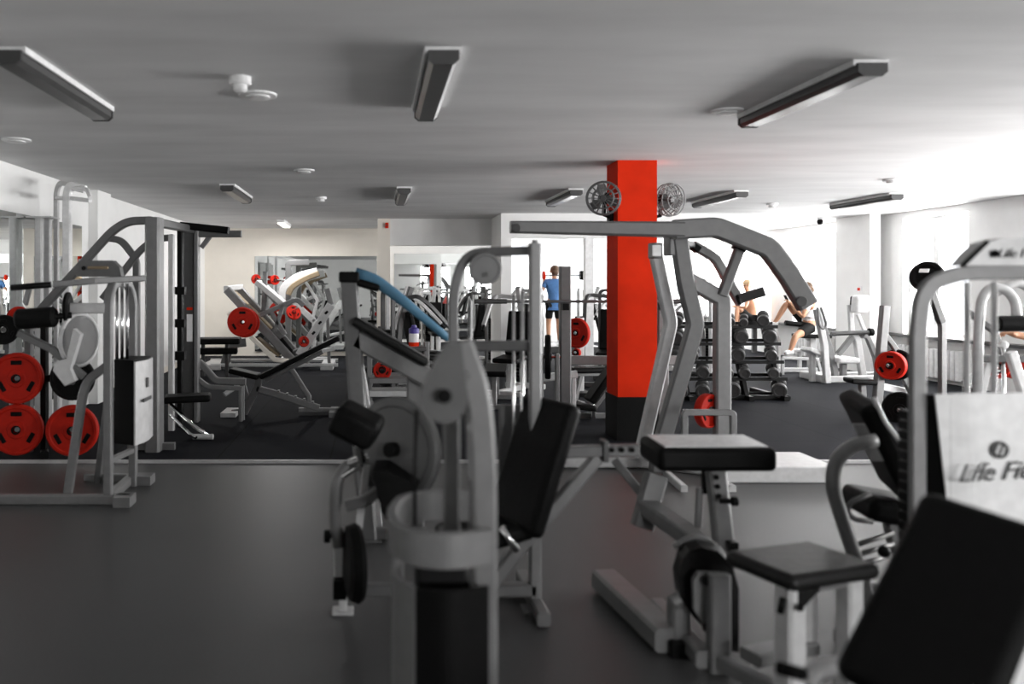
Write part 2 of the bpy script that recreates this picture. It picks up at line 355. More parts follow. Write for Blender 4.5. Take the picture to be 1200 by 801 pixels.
# ------------------------------------------------------------------ leg extension machine with portal tower (centre)
d = 4.07
t = thing('leg_extension_machine', 'grey seated leg machine with large cam disc, black backrest and tall portal frame', 'gym machine', (.5, 4.1, 0))
part('portal_frame', 'grey', t, lambda b: b.path([G(531, 4.25), P(531, 340, 4.25), P(545, 296, 4.25), P(634, 293, 4.12)], .046, .06, .28))
part('tower_post', 'silver', t, lambda b: (b.path([G(627, d), P(627, 285, d)], .055, .06), foot(b, G(627, d), .06), b.cyl(P(627, 285, d), P(627, 281, d), .015)))
part('pulley_wheel', 'grey', t, lambda b: b.lathe(P(568, 315, 4.2), (0, -1, 0), [(0, .078), (.004, .080), (.03, .080), (.035, .077), (.035, .066), (.031, .062), (.031, .012)], 32))
text('pulley_mark', '18', 'dark', t, P(568, 322, 4.162), .035, (1, 0, 0), (0, 0, 1))
part('cable', 'plastic', t, lambda b: (b.tube([P(551, 318, 4.2), P(551, 352, 4.2), P(550, 395, 4.2)], .004), b.tube([P(556, 330, 4.2), P(556, 395, 4.2)], .004)))
part('lifting_rod', 'pale', t, lambda b: b.path([P(551, 352, 4.22), P(551, 470, 4.22)], .02, .02))
part('guide_rod', 'chrome', t, lambda b: b.tube([P(612, 340, 4.16), P(612, 640, 4.16)], .009))
part('guide_rod', 'chrome', t, lambda b: b.tube([P(602, 345, 4.2), P(602, 640, 4.2)], .007))
part('shroud', 'mid', t, lambda b: b.box(P(584, 610, 4.30), P(640, 474, 4.28), .01))
part('cross_bar', 'grey', t, lambda b: (b.path([P(531, 405, 4.25), P(622, 405, 4.1)], .05, .05)))
part('base_frame', 'grey', t, lambda b: (b.path([P(402, 690, 4.07), P(627, 690, 4.07)], .06, .06), b.path([V((.76, 3.85, .04)), V((.76, 4.45, .04))], .06, .06), b.path([V((.38, 4.25, .04)), V((.76, 4.25, .04))], .06, .06)))
part('arm_tube', 'silver', t, lambda b: b.tube([P(397, 640, 3.95), P(392, 600, 3.95), P(394, 565, 3.95), P(405, 546, 3.98), P(428, 535, 4.0)], .028, .12))
part('front_leg', 'pale', t, lambda b: (b.path([P(397, 620, 3.97), P(399, 690, 4.02)], .055, .05), b.path([P(402, 680, 4.05), G(402, 4.05)], .04, .04), foot(b, G(402, 4.05), .05)))
part('leg_cuff', 'plastic', t, lambda b: b.box(P(391, 697, 4.0), P(406, 680, 3.93), .006))
part('shin_roller', 'rubber', t, lambda b: b.lathe(P(405, 660, 3.88), (1, .2, 0), [(0, .13), (.012, .165), (.05, .178), (.07, .165), (.08, .12)], 32))
part('knob', 'plastic', t, lambda b: (b.cyl(P(380, 628, 3.95), P(387, 628, 3.95), .03), b.cyl(P(386, 628, 3.95), P(394, 628, 3.95), .01)))
ax = V((-.62, -.78, .05))
part('cam_disc', 'mid', t, lambda b: b.lathe(P(464, 526, 4.0), ax, [(-.03, .21), (-.03, .235), (-.02, .245), (.012, .245), (.02, .235), (.02, .205), (.012, .195), (.012, .02)], 48))
part('cam_hub', 'plastic', t, lambda b: b.cyl(P(464, 526, 4.0), P(464, 526, 4.0)+ax*.06, .035))
part('shin_pad', 'black', t, lambda b: b.pad(P(418, 497, 3.74), (.185, 0, -.095), (.04, .14, .03), (.06, 0, .115), .03))
part('pad_bracket', 'chrome', t, lambda b: (b.cyl(P(420, 520, 3.78), P(424, 540, 3.85), .02), b.cyl(P(408, 543, 3.9), P(432, 535, 3.9), .018), b.path([P(424, 545, 3.9), P(400, 560, 3.95), P(398, 590, 3.97)], .02, .02)))
part('strut', 'pale', t, lambda b: b.path([P(430, 545, 4.05), P(418, 636, 4.05)], .035, .03))
part('lever_arm', 'grey', t, lambda b: b.path([P(405, 592, 3.95), P(430, 586, 3.95), P(455, 565, 3.95)], .05, .05, .05))
part('thigh_pad', 'black', t, lambda b: (b.prism([P(436, 553, 3.75), P(452, 552, 3.75), P(490, 570, 3.75), P(474, 590, 3.75), P(456, 614, 3.75), P(447, 600, 3.75)], (.02, .25, 0))))
part('seat', 'black', t, lambda b: b.pad(P(566, 622, 4.05), (.40, .05, .10), (-.04, .38, 0), (-.02, 0, .08), .03))
part('backrest', 'black', t, lambda b: b.padline(P(602, 618, 3.98), P(648, 468, 4.05), (-.17, .33, 0), .085, .035))
part('backrest_arm', 'silver', t, lambda b: (b.path([P(572, 690, 4.02), P(600, 652, 4.02), P(700, 536, 4.02)], .058, .06, .03)))
part('adjust_bar', 'grey', t, lambda b: (b.path([P(640, 528, 4.02), P(662, 529, 4.02), P(748, 527, 4.02)], .056, .05)))
for i in range(3): part('adjust_hole', 'plastic', t, lambda b: b.cyl(P(717+12*i, 527, 3.975), P(717+12*i, 527, 3.993), .012))
part('adjust_sleeve', 'dark', t, lambda b: b.box(P(702, 538, 4.06), P(714, 517, 3.98), .005))
part('handle', 'chrome', t, lambda b: b.tube([P(588, 618, 3.85), P(606, 645, 3.85)], .017))

# ------------------------------------------------------------------ inclined machine with blue foam lever
d = 5.2
t = thing('incline_press_machine', 'dark grey machine with leaning post, thick sloping beam and blue foam lever', 'gym machine', (.1, 5.2, 0))
part('upright', 'grey', t, lambda b: (b.path([P(409, 326, d), P(419, 470, d), G(432, d)], .105, .10), foot(b, G(432, d), .08)))
part('post_cap', 'plastic', t, lambda b: b.box(P(398, 331, d+.07), P(421, 318, d-.07), .012))
part('guide_rod', 'pale', t, lambda b: b.path([P(412, 392, d+.1), P(427, 480, d+.1), G(440, d+.1)], .03, .03))
part('guide_rod', 'pale', t, lambda b: b.path([P(419, 398, d+.18), P(432, 480, d+.18), G(446, d+.18)], .03, .03))
part('sloping_beam', 'silver', t, lambda b: b.path([P(418, 397, d), P(508, 446, d)], .115, .10))
part('sloping_pad', 'charcoal', t, lambda b: b.padline(P(414, 374, d), P(500, 424, d), (0, .24, 0), .055, .02))
part('lever_arm', 'blue', t, lambda b: b.tube([P(416, 321, d), P(440, 328, d), P(470, 350, d), P(497, 373, d), P(526, 397, d)], .042, .15, (1.0, .55)))
part('lever_pad', 'black', t, lambda b: b.padline(P(418, 330, d), P(445, 338, d), (0, .10, 0), .05, .02))
part('rear_post', 'silver', t, lambda b: (b.path([P(487, 430, 5.3), G(487, 5.3)], .11, .08), foot(b, G(487, 5.3), .08)))
part('base_rail', 'grey', t, lambda b: b.path([G(425, d, .04), G(500, d, .04)], .07, .07))

# ------------------------------------------------------------------ preacher bench machine (right centre)
t = thing('preacher_bench', 'grey arm curl bench with flat padded top, black weight guard and square stool seat', 'gym machine', (1.6, 3.8, 0))
part('arm_pad', 'black', t, lambda b: b.pad((1.645, 4.25, .715), (.57, 0, 0), (0, .33, .01), (0, 0, .115), .03))
part('pad_top_sheen', 'padsheen', t, lambda b: b.pad((1.645, 4.255, .772), (.50, 0, 0), (0, .28, .008), (0, 0, .012), .004))  # light sheet paints the window reflection on the black pad
part('pad_post', 'silver', t, lambda b: b.path([P(836, 530, 4.2), P(843, 590, 4.1), P(850, 664, 3.95)], .085, .07))
part('post_slots', 'plastic', t, lambda b: [b.cyl(P(838+i*1.6, 548+i*11, 4.14-i*.02), P(838+i*1.6, 548+i*11, 4.118-i*.02), .012) for i in range(4)])
part('knob', 'plastic', t, lambda b: (b.cyl(P(843, 587, 4.02), P(857, 587, 4.0), .012), b.cyl(P(857, 587, 4.0), P(864, 587, 4.0), .022)))
part('lever_rod', 'plastic', t, lambda b: (b.path([P(826, 530, 4.22), P(826, 578, 4.2)], .028, .03)))
part('lever_rod', 'silver', t, lambda b: (b.path([P(820, 572, 4.2), P(818, 618, 4.15)], .028, .03)))
part('post_cuff', 'plastic', t, lambda b: b.box(P(846, 646, 4.02), P(866, 636, 3.93), .004))
part('main_beam', 'silver', t, lambda b: b.path([P(756, 592, 4.4), P(800, 622, 4.12), P(850, 664, 3.85)], .10, .08))
part('end_plate', 'grey', t, lambda b: b.path([P(769, 556, 4.42), P(752, 618, 4.38)], .11, .07))
part('strut', 'silver', t, lambda b: b.path([P(721, 540, 4.62), P(755, 582, 4.46)], .042, .05))
part('base_beam', 'silver', t, lambda b: b.path([G(708, 4.33, .06), G(785, 3.58, .06)], .13, .10))
part('base_post', 'silver', t, lambda b: (b.path([P(795, 752, 3.62), P(795, 702, 3.62)], .075, .09), b.cyl(P(788, 706, 3.58), P(800, 698, 3.58), .03)))
part('base_bumper', 'rubber', t, lambda b: b.box(P(778, 766, 3.64), P(812, 753, 3.54), .006))
gp = [P(x, y, 3.55) for x, y in ((800, 655), (808, 645), (822, 641), (842, 646), (858, 662), (866, 690), (866, 764), (850, 762), (812, 722), (797, 700), (794, 676))]
part('weight_guard', 'plastic', t, lambda b: b.prism(gp, (.02, .12, 0)))
part('guard_rim', 'silver', t, lambda b: b.path([p+V((.01, .13, .012)) for p in (gp[0], gp[2], gp[3], gp[4], gp[5])], .02, .03, .05))
part('guard_bracket', 'silver', t, lambda b: b.prism([P(x, y, 3.48) for x, y in ((813, 680), (819, 671), (846, 672), (846, 740), (832, 742), (814, 715))], (0, .03, 0)))
part('guard_post', 'grey', t, lambda b: b.path([P(842, 672, 3.45), G(842, 3.42)], .085, .06))
for x, y in ((827, 680), (836, 722), (828, 735)): part('guard_bolt', 'plastic', t, lambda b: b.cyl(P(x, y, 3.485), P(x, y, 3.455), .018))
yw = math.radians(20); ex, ey = V((math.cos(yw), math.sin(yw), 0)), V((-math.sin(yw), math.cos(yw), 0)); sc_ = V((1.615, 3.24, 0))
part('seat', 'charcoal', t, lambda b: b.pad(sc_+V((0, 0, .49)), ex*.43, ey*.34, (0, 0, .06), .03))
for i, (a, e, w_) in enumerate(((-.155, -.10, .085), (.165, -.07, .075), (.15, .11, .06))):
    part('leg', 'pale', t, lambda b: b.path([sc_+ex*a+ey*e+V((0, 0, .46)), sc_+ex*a+ey*e], w_, w_, 0, ey))
part('seat_frame', 'silver', t, lambda b: b.path([sc_+ex*-.16+ey*-.09+V((0, 0, .435)), sc_+ex*.17+ey*-.07+V((0, 0, .435))], .03, .04))
part('cross_brace', 'silver', t, lambda b: b.path([sc_+ex*-.15+ey*.10+V((0, 0, .12)), sc_+ex*.16+ey*.11+V((0, 0, .12))], .05, .10))
part('floor_beam', 'silver', t, lambda b: b.path([sc_+ex*-.16+ey*-.06+V((0, 0, .05)), V((1.30, 3.6, .05))], .05, .06))
part('seat_latch', 'plastic', t, lambda b: (b.prism([P(922, 690, 3.05), P(962, 690, 3.05), P(938, 716, 3.05), P(926, 716, 3.05)], (0, .05, 0)), b.tube([P(918, 700, 3.05), P(914, 718, 3.05)], .012), b.cyl(P(938, 712, 3.06), P(938, 712, 3.02), .012)))
part('cross_beam', 'silver', t, lambda b: b.path([V((1.32, 4.0, .05)), V((1.32, 3.42, .05))], .07, .07))

# ------------------------------------------------------------------ chair machine right with bent arm tube
d = 4.2
t = thing('seated_press_machine', 'black padded seat and reclined backrest with bent grey tube arm beside the weight tower', 'gym machine', (2.5, 4.2, 0))
part('backrest', 'black', t, lambda b: b.padline(P(1004, 466, d), P(1058, 575, d), (.10, .36, 0), .095, .03))
part('back_frame', 'pale', t, lambda b: b.path([P(1024, 466, 4.02), P(1036, 494, 4.02), P(1064, 530, 4.02), P(1072, 560, 4.02)], .02, .02, .04))
part('back_plate', 'silver', t, lambda b: b.prism([P(1000, 497, 4.0), P(1014, 497, 4.0), P(1036, 540, 4.0), P(1022, 540, 4.0)], (.01, .03, 0)))
part('seat', 'black', t, lambda b: b.pad(P(1046, 594, d), (.36, -.02, -.06), (.04, .36, 0), (.02, 0, .11), .035))
part('arm_tube', 'silver', t, lambda b: (b.tube([P(1026, 516, 3.96), P(1000, 520, 3.96), P(978, 540, 3.96), P(975, 570, 3.96), P(990, 618, 3.96), P(1010, 676, 3.96)], .032, .14)))
part('handle_loop', 'grey', t, lambda b: b.tube([P(1020, 578, 4.0), P(997, 588, 4.0), P(992, 598, 4.0), P(1000, 608, 4.0), P(1022, 611, 4.0)], .012, .05))
part('seat_post', 'silver', t, lambda b: (b.path([P(1044, 612, d), P(1064, 695, d)], .065, .06)))
part('adjust_rods', 'dark', t, lambda b: [b.tube([P(1004, 638+12*i, 3.98), P(1046, 624+13*i, 4.15)], .012) for i in range(3)])
part('knob', 'plastic', t, lambda b: b.ball(P(1036, 646, 3.98), .028))
part('arm_foot', 'silver', t, lambda b: (b.path([P(1009, 668, 3.98), G(1016, 3.98)], .06, .05), foot(b, G(1016, 3.98), .06)))
part('base_frame', 'silver', t, lambda b: (b.path([G(992, 4.25, .04), G(1090, 4.25, .04)], .07, .07), b.path([G(1000, 4.3, .04), G(1040, 3.95, .04)], .06, .06), b.path([G(1016, 3.95, .04), G(1060, 3.95, .04)], .06, .06)))

# ------------------------------------------------------------------ right weight tower with white shroud
d = 3.2
t = thing('weight_tower', 'large weight tower at the right edge with pale shroud and rounded grey top frame', 'gym machine', (2.4, 3.2, 0))
part('frame', 'silver', t, lambda b: b.path([G(1075, d), P(1075, 385, d), P(1082, 335, d), P(1125, 319, d), P(1290, 319, d), P(1310, 335, d), P(1310, 385, d), G(1310, d)], .055, .035, .16))
part('crown', 'pale', t, lambda b: b.prism([P(x, y, d-.03) for x, y in ((1132, 311), (1144, 297), (1158, 284), (1175, 279), (1225, 278), (1248, 284), (1262, 297), (1272, 311))], (0, .09, 0)))
part('crown_edge', 'plastic', t, lambda b: b.path([P(1128, 311, d-.032), P(1157, 283, d-.032)], .010, .02))
part('crown_bolt', 'plastic', t, lambda b: b.cyl(P(1166, 297, d-.045), P(1166, 297, d-.03), .014))
text('crown_mark', 'Life Fitness', 'dark', t, P(1203, 297, d-.034), .048, (1, 0, 0), (0, 0, 1), .3)
part('guide_rod', 'chrome', t, lambda b: b.tube([P(1133, 330, d+.1), P(1133, 800, d+.1)], .011))
part('guide_rod', 'chrome', t, lambda b: b.tube([P(1165, 330, d+.1), P(1165, 800, d+.1)], .011))
part('weight_stack', 'plastic', t, lambda b: [b.box((2.08, d+.02, .10+i*.04), (2.5, d+.20, .137+i*.04), .004) for i in range(24)])
part('shroud_side', 'plastic', t, lambda b: b.prism([P(1084, 462, d-.012), P(1114, 462, d-.075), P(1114, 812, d-.075), P(1084, 812, d-.012)], (.004, .012, 0)))
part('shroud', 'white', t, lambda b: b.path([P(1115, 460+176, d-.07), P(1150, 636, d-.10), P(1215, 636, d-.11), P(1262, 636, d-.09), P(1300, 636, d-.03)], .012, 1.09, .1, (0, 0, 1)))
part('emblem', 'dark', t, lambda b: b.torus(P(1172, 527, d-.118), (0, 1, 0), .026, .006))
part('emblem_mark', 'dark', t, lambda b: (b.lathe(P(1172, 527, d-.112), (0, -1, 0), [(0, .022), (.003, .022)], 24)))
part('emblem_swoosh', 'pale', t, lambda b: (b.prism([P(1165, 533, d-.1155), P(1170, 520, d-.1155), P(1173, 520, d-.1155), P(1168, 533, d-.1155)], (0, -.003, 0)), b.prism([P(1172, 534, d-.1155), P(1176, 522, d-.1155), P(1179, 522, d-.1155), P(1175, 534, d-.1155)], (0, -.003, 0))))
text('shroud_lettering', 'Life Fitness', 'dark', t, P(1188, 552, d-.119), .092, (1, 0, .06), (0, 0, 1), .45)
part('base', 'silver', t, lambda b: (b.path([V((2.02, d-.3, .035)), V((2.02, d+.5, .035))], .07, .07), b.path([V((2.78, d-.3, .035)), V((2.78, d+.5, .035))], .07, .07), b.path([V((2.02, d+.1, .05)), V((2.78, d+.1, .05))], .07, .07)))

# ------------------------------------------------------------------ nearest backrest, bottom right
t = thing('exercise_bench', 'large black bench backrest cut off in the bottom right corner of the photo', 'bench', (1.35, 2.0, 0))
p0, p1 = P(1163, 604, 2.10), P(1060, 830, 1.86)
Wv = V((.175, -.22, -.065))
part('backrest', 'black', t, lambda b: b.padline(p0, p1, Wv*1.05, .075, .035))
part('back_frame', 'silver', t, lambda b: b.path([p0+V((.09, .02, -.10)), p1+V((.12, .03, 0)), V((p1.x+.14, p1.y, .05))], .05, .06))
part('seat', 'black', t, lambda b: b.pad(V((p1.x-.20, p1.y-.02, .46)), (.40, .08, 0), (-.06, .30, 0), (0, 0, .08), .03))
part('seat_post', 'silver', t, lambda b: (b.path([V((p1.x-.2, p1.y, .43)), V((p1.x-.2, p1.y, .03))], .06, .06)))
part('base_beam', 'silver', t, lambda b: (b.path([V((p1.x-.45, p1.y-.1, .04)), V((p1.x+.35, p1.y+.05, .04))], .07, .07)))
part('roller_arm', 'pale', t, lambda b: b.tube([P(946, 800, 2.2), P(955, 784, 2.2), P(985, 778, 2.2), P(1012, 788, 2.2), P(1026, 812, 2.15), V((p1.x-.2, p1.y, .40))], .024, .04))
part('roller_grip', 'plastic', t, lambda b: b.tube([P(912, 782, 2.2), P(950, 792, 2.2)], .017))

# ------------------------------------------------------------------ lat machine beside the pillar
d = 6.9
t = thing('lat_pulldown_machine', 'tall grey plate-loaded pulldown machine with long arms spreading in front of the red pillar', 'gym machine', (2.6, 7.0, 0))
part('foot_platform', 'pale', t, lambda b: b.box((2.74, 6.68, 0), (3.62, 7.28, .13), .012))
part('base_beam', 'pale', t, lambda b: (b.path([G(640, 7.25, .05), G(752, 7.25, .05)], .09, .09), b.path([G(745, 7.3, .06), G(862, 6.85, .06)], .11, .11)))
part('left_leg', 'grey', t, lambda b: b.path([P(793, 262, d), P(803, 330, d), P(815, 380, d), P(772, 530, d), V((P(772, 530, d).x-.01, d, .05))], .125, .10, .04))
part('side_leg', 'pale', t, lambda b: b.path([P(768, 296, 7.2), P(786, 378, 7.2), P(752, 528, 7.2), V((P(752, 528, 7.2).x-.01, 7.2, .09))], .10, .09, .04))  # paler paint than the other legs stands in for light on it
part('right_leg', 'silver', t, lambda b: (b.path([P(803, 326, d+.05), P(846, 350, d+.05), G(846, d+.05)], .125, .10, .03), foot(b, G(846, d+.05), .1)))
part('brace', 'grey', t, lambda b: b.path([P(846, 346, d), P(869, 286, d)], .075, .07))
part('brace_cap', 'plastic', t, lambda b: b.path([P(865, 293, d), P(871, 280, d)], .10, .09))
part('lever_arm', 'grey', t, lambda b: (b.path([P(598, 266, 6.75), P(700, 267.5, 6.75), P(800, 269, 6.75)], .10, .10, 0, None, False, (.95, 1.25))), 'long horizontal grey arm')
part('lever_arm', 'grey', t, lambda b: b.path([P(790, 269, 6.75), P(838, 266, 6.75), P(900, 290, 6.75), P(924, 322, 6.75), P(946, 358, 6.75)], .155, .10, .05), 'grey arm bending down to the right')
part('arm_end', 'grey', t, lambda b: (b.cyl(P(940, 353, 6.72), P(940, 353, 6.66), .04)))
part('arm_end', 'dark', t, lambda b: b.cyl(P(605, 267, 6.71), P(605, 267, 6.67), .035))
part('second_arm', 'silver', t, lambda b: b.path([P(812, 287, 7.5), P(838, 302, 7.5), P(868, 356, 7.5)], .075, .08, .05))
part('second_arm_joint', 'plastic', t, lambda b: (b.path([P(810, 287, 7.5), P(818, 293, 7.5)], .06, .10), b.path([P(800, 284, 6.95), P(812, 287, 7.5)], .05, .05)))
part('roller_handle', 'dark', t, lambda b: (b.cyl(P(866, 350, 7.48), P(896, 341, 7.4), .042)))
part('roller_cap', 'plastic', t, lambda b: b.cyl(P(863, 351, 7.49), P(867, 349.8, 7.48), .052))
part('pivot_block', 'silver', t, lambda b: (b.box(P(759, 303, 7.05), P(777, 284, 6.90), .01), b.box(P(777, 300, 7.02), P(792, 270, 6.86), .01)))
part('pivot_window', 'white', t, lambda b: b.box(P(764, 300, 6.9), P(775, 287, 6.885), .004))
part('seat_frame', 'silver', t, lambda b: b.path([P(802, 548, 6.4), P(802, 483, 6.4), P(859, 483, 6.4), P(859, 548, 6.4)], .045, .04, .03))
part('seat_foot', 'pale', t, lambda b: (b.path([V((P(802, 548, 6.4).x, 6.4, .02)), V((2.35, 6.9, .03))], .05, .06, 0, (0, 0, 1)), b.path([V((P(859, 548, 6.4).x, 6.4, .02)), V((P(859, 548, 6.4).x, 6.7, .03))], .05, .06)))
part('plate_peg', 'chrome', t, lambda b: b.cyl(P(800, 482, 7.05), P(842, 482, 6.98), .02))
weight_plate(P(829, 481, 6.95), (.55, -.8, 0), .14, .07, 'small red plate on the low peg of the pulldown machine by the pillar')

# fans on the pillar
def fan(name, c, ax, lb, side):
    t = thing(name, lb, 'fan', c); c = V(c); ax = V(ax).normalized(); u = ax.orthogonal().normalized(); v = ax.cross(u)
    def cage(b):
        for R, o in ((.165, 0), (.155, .05), (.155, -.05), (.10, .075), (.10, -.075)): b.torus(c+ax*o, ax, R, .006, 28, 6)
        for k in range(16):
            an = k*math.pi/8; e = u*math.cos(an)+v*math.sin(an)
            b.tube([c+ax*.09+e*.03, c+ax*.075+e*.10, c+e*.165, c-ax*.075+e*.10, c-ax*.09+e*.03], .004)
    part('cage', 'grey', t, cage)
    part('motor', 'plastic', t, lambda b: b.cyl(c-ax*.16, c-ax*.07, .06))
    def bl(b):
        for k in range(3):
            an = k*2*math.pi/3; e = u*math.cos(an)+v*math.sin(an); f = ax.cross(e)
            b.prism([c+e*.03-f*.02-ax*.015, c+e*.08-f*.055-ax*.02, c+e*.135-f*.045-ax*.02, c+e*.145+f*.02+ax*.015, c+e*.09+f*.045+ax*.02, c+e*.03+f*.02+ax*.015], ax*.004)
        b.cyl(c-ax*.03, c+ax*.04, .028)
    part('blades', 'mid', t, bl)
    part('bracket', 'plastic', t, lambda b: (b.path([c-ax*.12, c-ax*.12+V((0, .02, -.16)), V((side, 8.6, c.z-.17))], .03, .03), b.box((side-.02, 8.55, c.z-.24), (side+.02, 8.65, c.z-.10))))
fan('wall_fan', (2.23, 8.35, 2.40), (-.35, -1, -.1), 'cage fan fixed to the left side of the red pillar', x0-.02)
fan('wall_fan', (2.93, 8.5, 2.40), (.5, -1, -.1), 'cage fan fixed to the right side of the red pillar', x1+.02)

# ------------------------------------------------------------------ left: cable machine in front
d = 6.05
t = thing('cable_machine', 'grey multi hip machine with black foam roller and dark weight shroud at the left', 'gym machine', (-2.0, 6.3, 0))
part('front_frame', 'silver', t, lambda b: (b.path([G(127, d), P(127, 352, d), P(132, 332, d+.05), P(150, 332, 6.55), P(156, 350, 6.6), G(156, 6.6)], .058, .06, .1, (1, 0, .01))))
part('base_frame', 'silver', t, lambda b: (b.path([G(-8, d, .035), G(152, d, .035)], .07, .07), b.path([G(127, d, .04), G(156, 6.75, .04)], .06, .07), b.box(G(140, d+.06, 0), G(152, d-.1, .07)), b.box(G(162, 6.75, 0), G(176, 6.6, .07)), b.path([G(100, 6.75, .035), G(176, 6.7, .035)], .06, .06)))
part('leg', 'silver', t, lambda b: b.path([G(78, 6.1), P(97, 462, 6.1), P(103, 445, 6.1), P(126, 428, 6.08)], .058, .06, .12))
part('leg', 'grey', t, lambda b: b.path([G(114, 6.7), P(126, 470, 6.7), P(150, 440, 6.65)], .05, .05, .1))
part('cross_tie', 'silver', t, lambda b: b.path([P(127, 540, 6.1), P(156, 527, 6.6)], .04, .04))
part('crown', 'grey', t, lambda b: b.prism([P(x, y, 6.2) for x, y in ((88, 324), (90, 313), (97, 305), (132, 305), (140, 313), (142, 324))], (0, .08, 0)))
part('crown_slot', 'brown', t, lambda b: b.pad(P(115, 313.5, 6.19), (.15, 0, 0), (0, .03, 0), (0, 0, .022), .008))
part('crown_bolt', 'plastic', t, lambda b: b.cyl(P(98, 314, 6.2), P(98, 314, 6.18), .016))
part('top_bar', 'grey', t, lambda b: b.path([P(62, 333, 5.9), P(110, 329, 6.0), P(168, 326, 6.3)], .045, .05))
part('hand_grip', 'plastic', t, lambda b: b.tube([P(13, 337, 5.85), P(60, 333.3, 5.9)], .022))
part('support_arm', 'pale', t, lambda b: (b.path([P(124, 361, 6.05), P(84, 361, 6.05)], .075, .07)))
part('arm_guard', 'plastic', t, lambda b: b.lathe(P(83, 361, 6.05), (-1, -.1, 0), [(0, .09), (.01, .115), (.03, .115), (.04, .09)], 24))
part('foam_roller', 'rubber', t, lambda b: b.cyl(P(19, 374, 5.95), P(66, 371, 5.95), .072, 24, .25))
part('roller_pin', 'plastic', t, lambda b: b.cyl(P(64, 371, 5.95), P(84, 369, 6.0), .022))
part('lever_arm', 'grey', t, lambda b: (b.path([P(60, 408, 5.98), P(98, 441, 5.98)], .05, .05), b.path([P(22, 390, 5.98), P(42, 400, 5.98), P(60, 408, 5.98)], .05, .05)))
part('lever_block', 'pale', t, lambda b: b.prism([P(x, y, 5.9) for x, y in ((86, 385), (94, 392), (82, 432), (88, 446), (76, 452), (62, 434), (64, 424), (78, 420))], (0, .07, 0)))
part('pulley_wheel', 'pale', t, lambda b: b.torus(P(93, 398, 6.1), (1, -.45, 0), .185, .016, 36, 8))
part('pulley_disc', 'mid', t, lambda b: b.lathe(P(93, 398, 6.1), (1, -.45, 0), [(-.006, .18), (.006, .18)], 30))
for q in (137, 143, 149): part('guide_rod', 'chrome', t, lambda b: b.tube([P(q, 332, 6.25), P(q, 430, 6.25)], .012))
A, B_, C_, D_ = V((-1.905, 6.22, 0)), V((-1.735, 6.12, 0)), V((-1.715, 6.52, 0)), V((-1.88, 6.54, 0))
part('shroud', 'plastic', t, lambda b: b.prism([p+V((0, 0, .40)) for p in (A, B_, C_, D_)], (0, 0, .61)))
part('shroud_panel', 'pale', t, lambda b: b.path([B_+V((.008, 0, .70)), V((-1.685, 6.3, .70)), C_+V((.008, 0, .70))], .012, .60, .2, (0, 0, 1)))
part('shroud_mark', 'dark', t, lambda b: (b.box((-1.684, 6.27, .80), (-1.678, 6.32, .87)), b.box((-1.686, 6.19, .70), (-1.679, 6.40, .725))))

# red plates and their rack
t = thing('plate_rack', 'black weight plate rack with pegs against the left wall mirror', 'rack', (-2.9, 7.45, 0))
part('frame', 'plastic', t, lambda b: (b.path([P(52, 540, 7.62), P(52, 362, 7.62)], .06, .06), b.path([P(-60, 443, 7.62), P(100, 443, 7.62)], .06, .06), b.path([P(-60, 503, 7.62), P(112, 503, 7.62)], .06, .06), b.path([P(-50, 540, 7.62), P(-50, 362, 7.62)], .06, .06)))
part('foot', 'plastic', t, lambda b: (b.path([G(52, 7.50, .035), G(52, 8.3, .035)], .07, .07), b.path([G(-50, 7.5, .035), G(-50, 8.3, .035)], .07, .07)))
k = 0
for px, py in ((20, 443), (20, 503), (85, 503), (85, 448), (4, 386)):
    part('peg', 'dark', t, lambda b: b.cyl(P(px, py, 7.62), P(px, py, 7.32), .022))
weight_plate(P(20, 443, 7.40), (.12, -1, 0), .222, .07, 'red weight plate on the upper peg of the rack, at the left edge')
weight_plate(P(20, 503, 7.40), (.12, -1, 0), .222, .07, 'red weight plate on the lower peg directly below another red plate, at the left edge')
weight_plate(P(85, 504, 7.40), (.12, -1, 0), .222, .07, 'red weight plate low on the rack behind the slanted machine leg')
weight_plate(P(85, 443, 7.42), (.12, -1, 0), .19, .06, 'black weight plate hanging above the right red plate of the rack', 'rubber')
weight_plate(P(4, 386, 7.40), (.3, -1, 0), .13, .05, 'small black plate on the top peg of the left rack', 'rubber')
weight_plate(P(22, 372, 7.52), (.3, -1, 0), .10, .04, 'small red plate half hidden behind the black foam roller')
part('peg', 'chrome', t, lambda b: b.cyl(P(22, 372, 7.62), P(22, 372, 7.46), .02)); part('frame_tie', 'plastic', t, lambda b: b.path([P(-50, 380, 7.62), P(52, 366, 7.62)], .05, .05))

# smith cage
d = 7.8
t = thing('smith_machine', 'tall dark grey steel cage with wide front post and sloping front tube', 'gym machine', (-1.9, 8.6, MAT))
part('front_post', 'silver', t, lambda b: (b.path([G(181, d+.1), P(181, 255, d+.1)], .135, .20), b.path([G(150, d+.15, .03), G(205, d+.15, .03)], .07, .06)))
part('sloping_tube', 'grey', t, lambda b: b.path([P(178, 258, d+.05), P(150, 259, d+.05), P(132, 270, d+.05), P(45, 366, d+.05), P(30, 384, d+.05)], .072, .07, .2))
part('sloping_leg', 'grey', t, lambda b: b.path([P(34, 380, d+.05), G(34, d+.05)], .07, .07))
part('top_beam', 'grey', t, lambda b: b.path([P(186, 261, d+.2), P(226, 269, 9.6)], .08, .08))
part('rear_post', 'dark', t, lambda b: b.path([G(222, 9.6), P(222, 266, 9.6)], .13, .12))
part('rear_post_lit_side', 'silver', t, lambda b: b.path([G(231, 9.58), P(231, 268, 9.58)], .045, .13))  # silver strip paints the lit right side of the dark post
part('post_label', 'white', t, lambda b: b.box(P(219, 400, 9.53), P(225.5, 368, 9.52)))
part('post_label_strip', 'redwall', t, lambda b: b.box(P(219, 363, 9.53), P(225.5, 360, 9.52)))
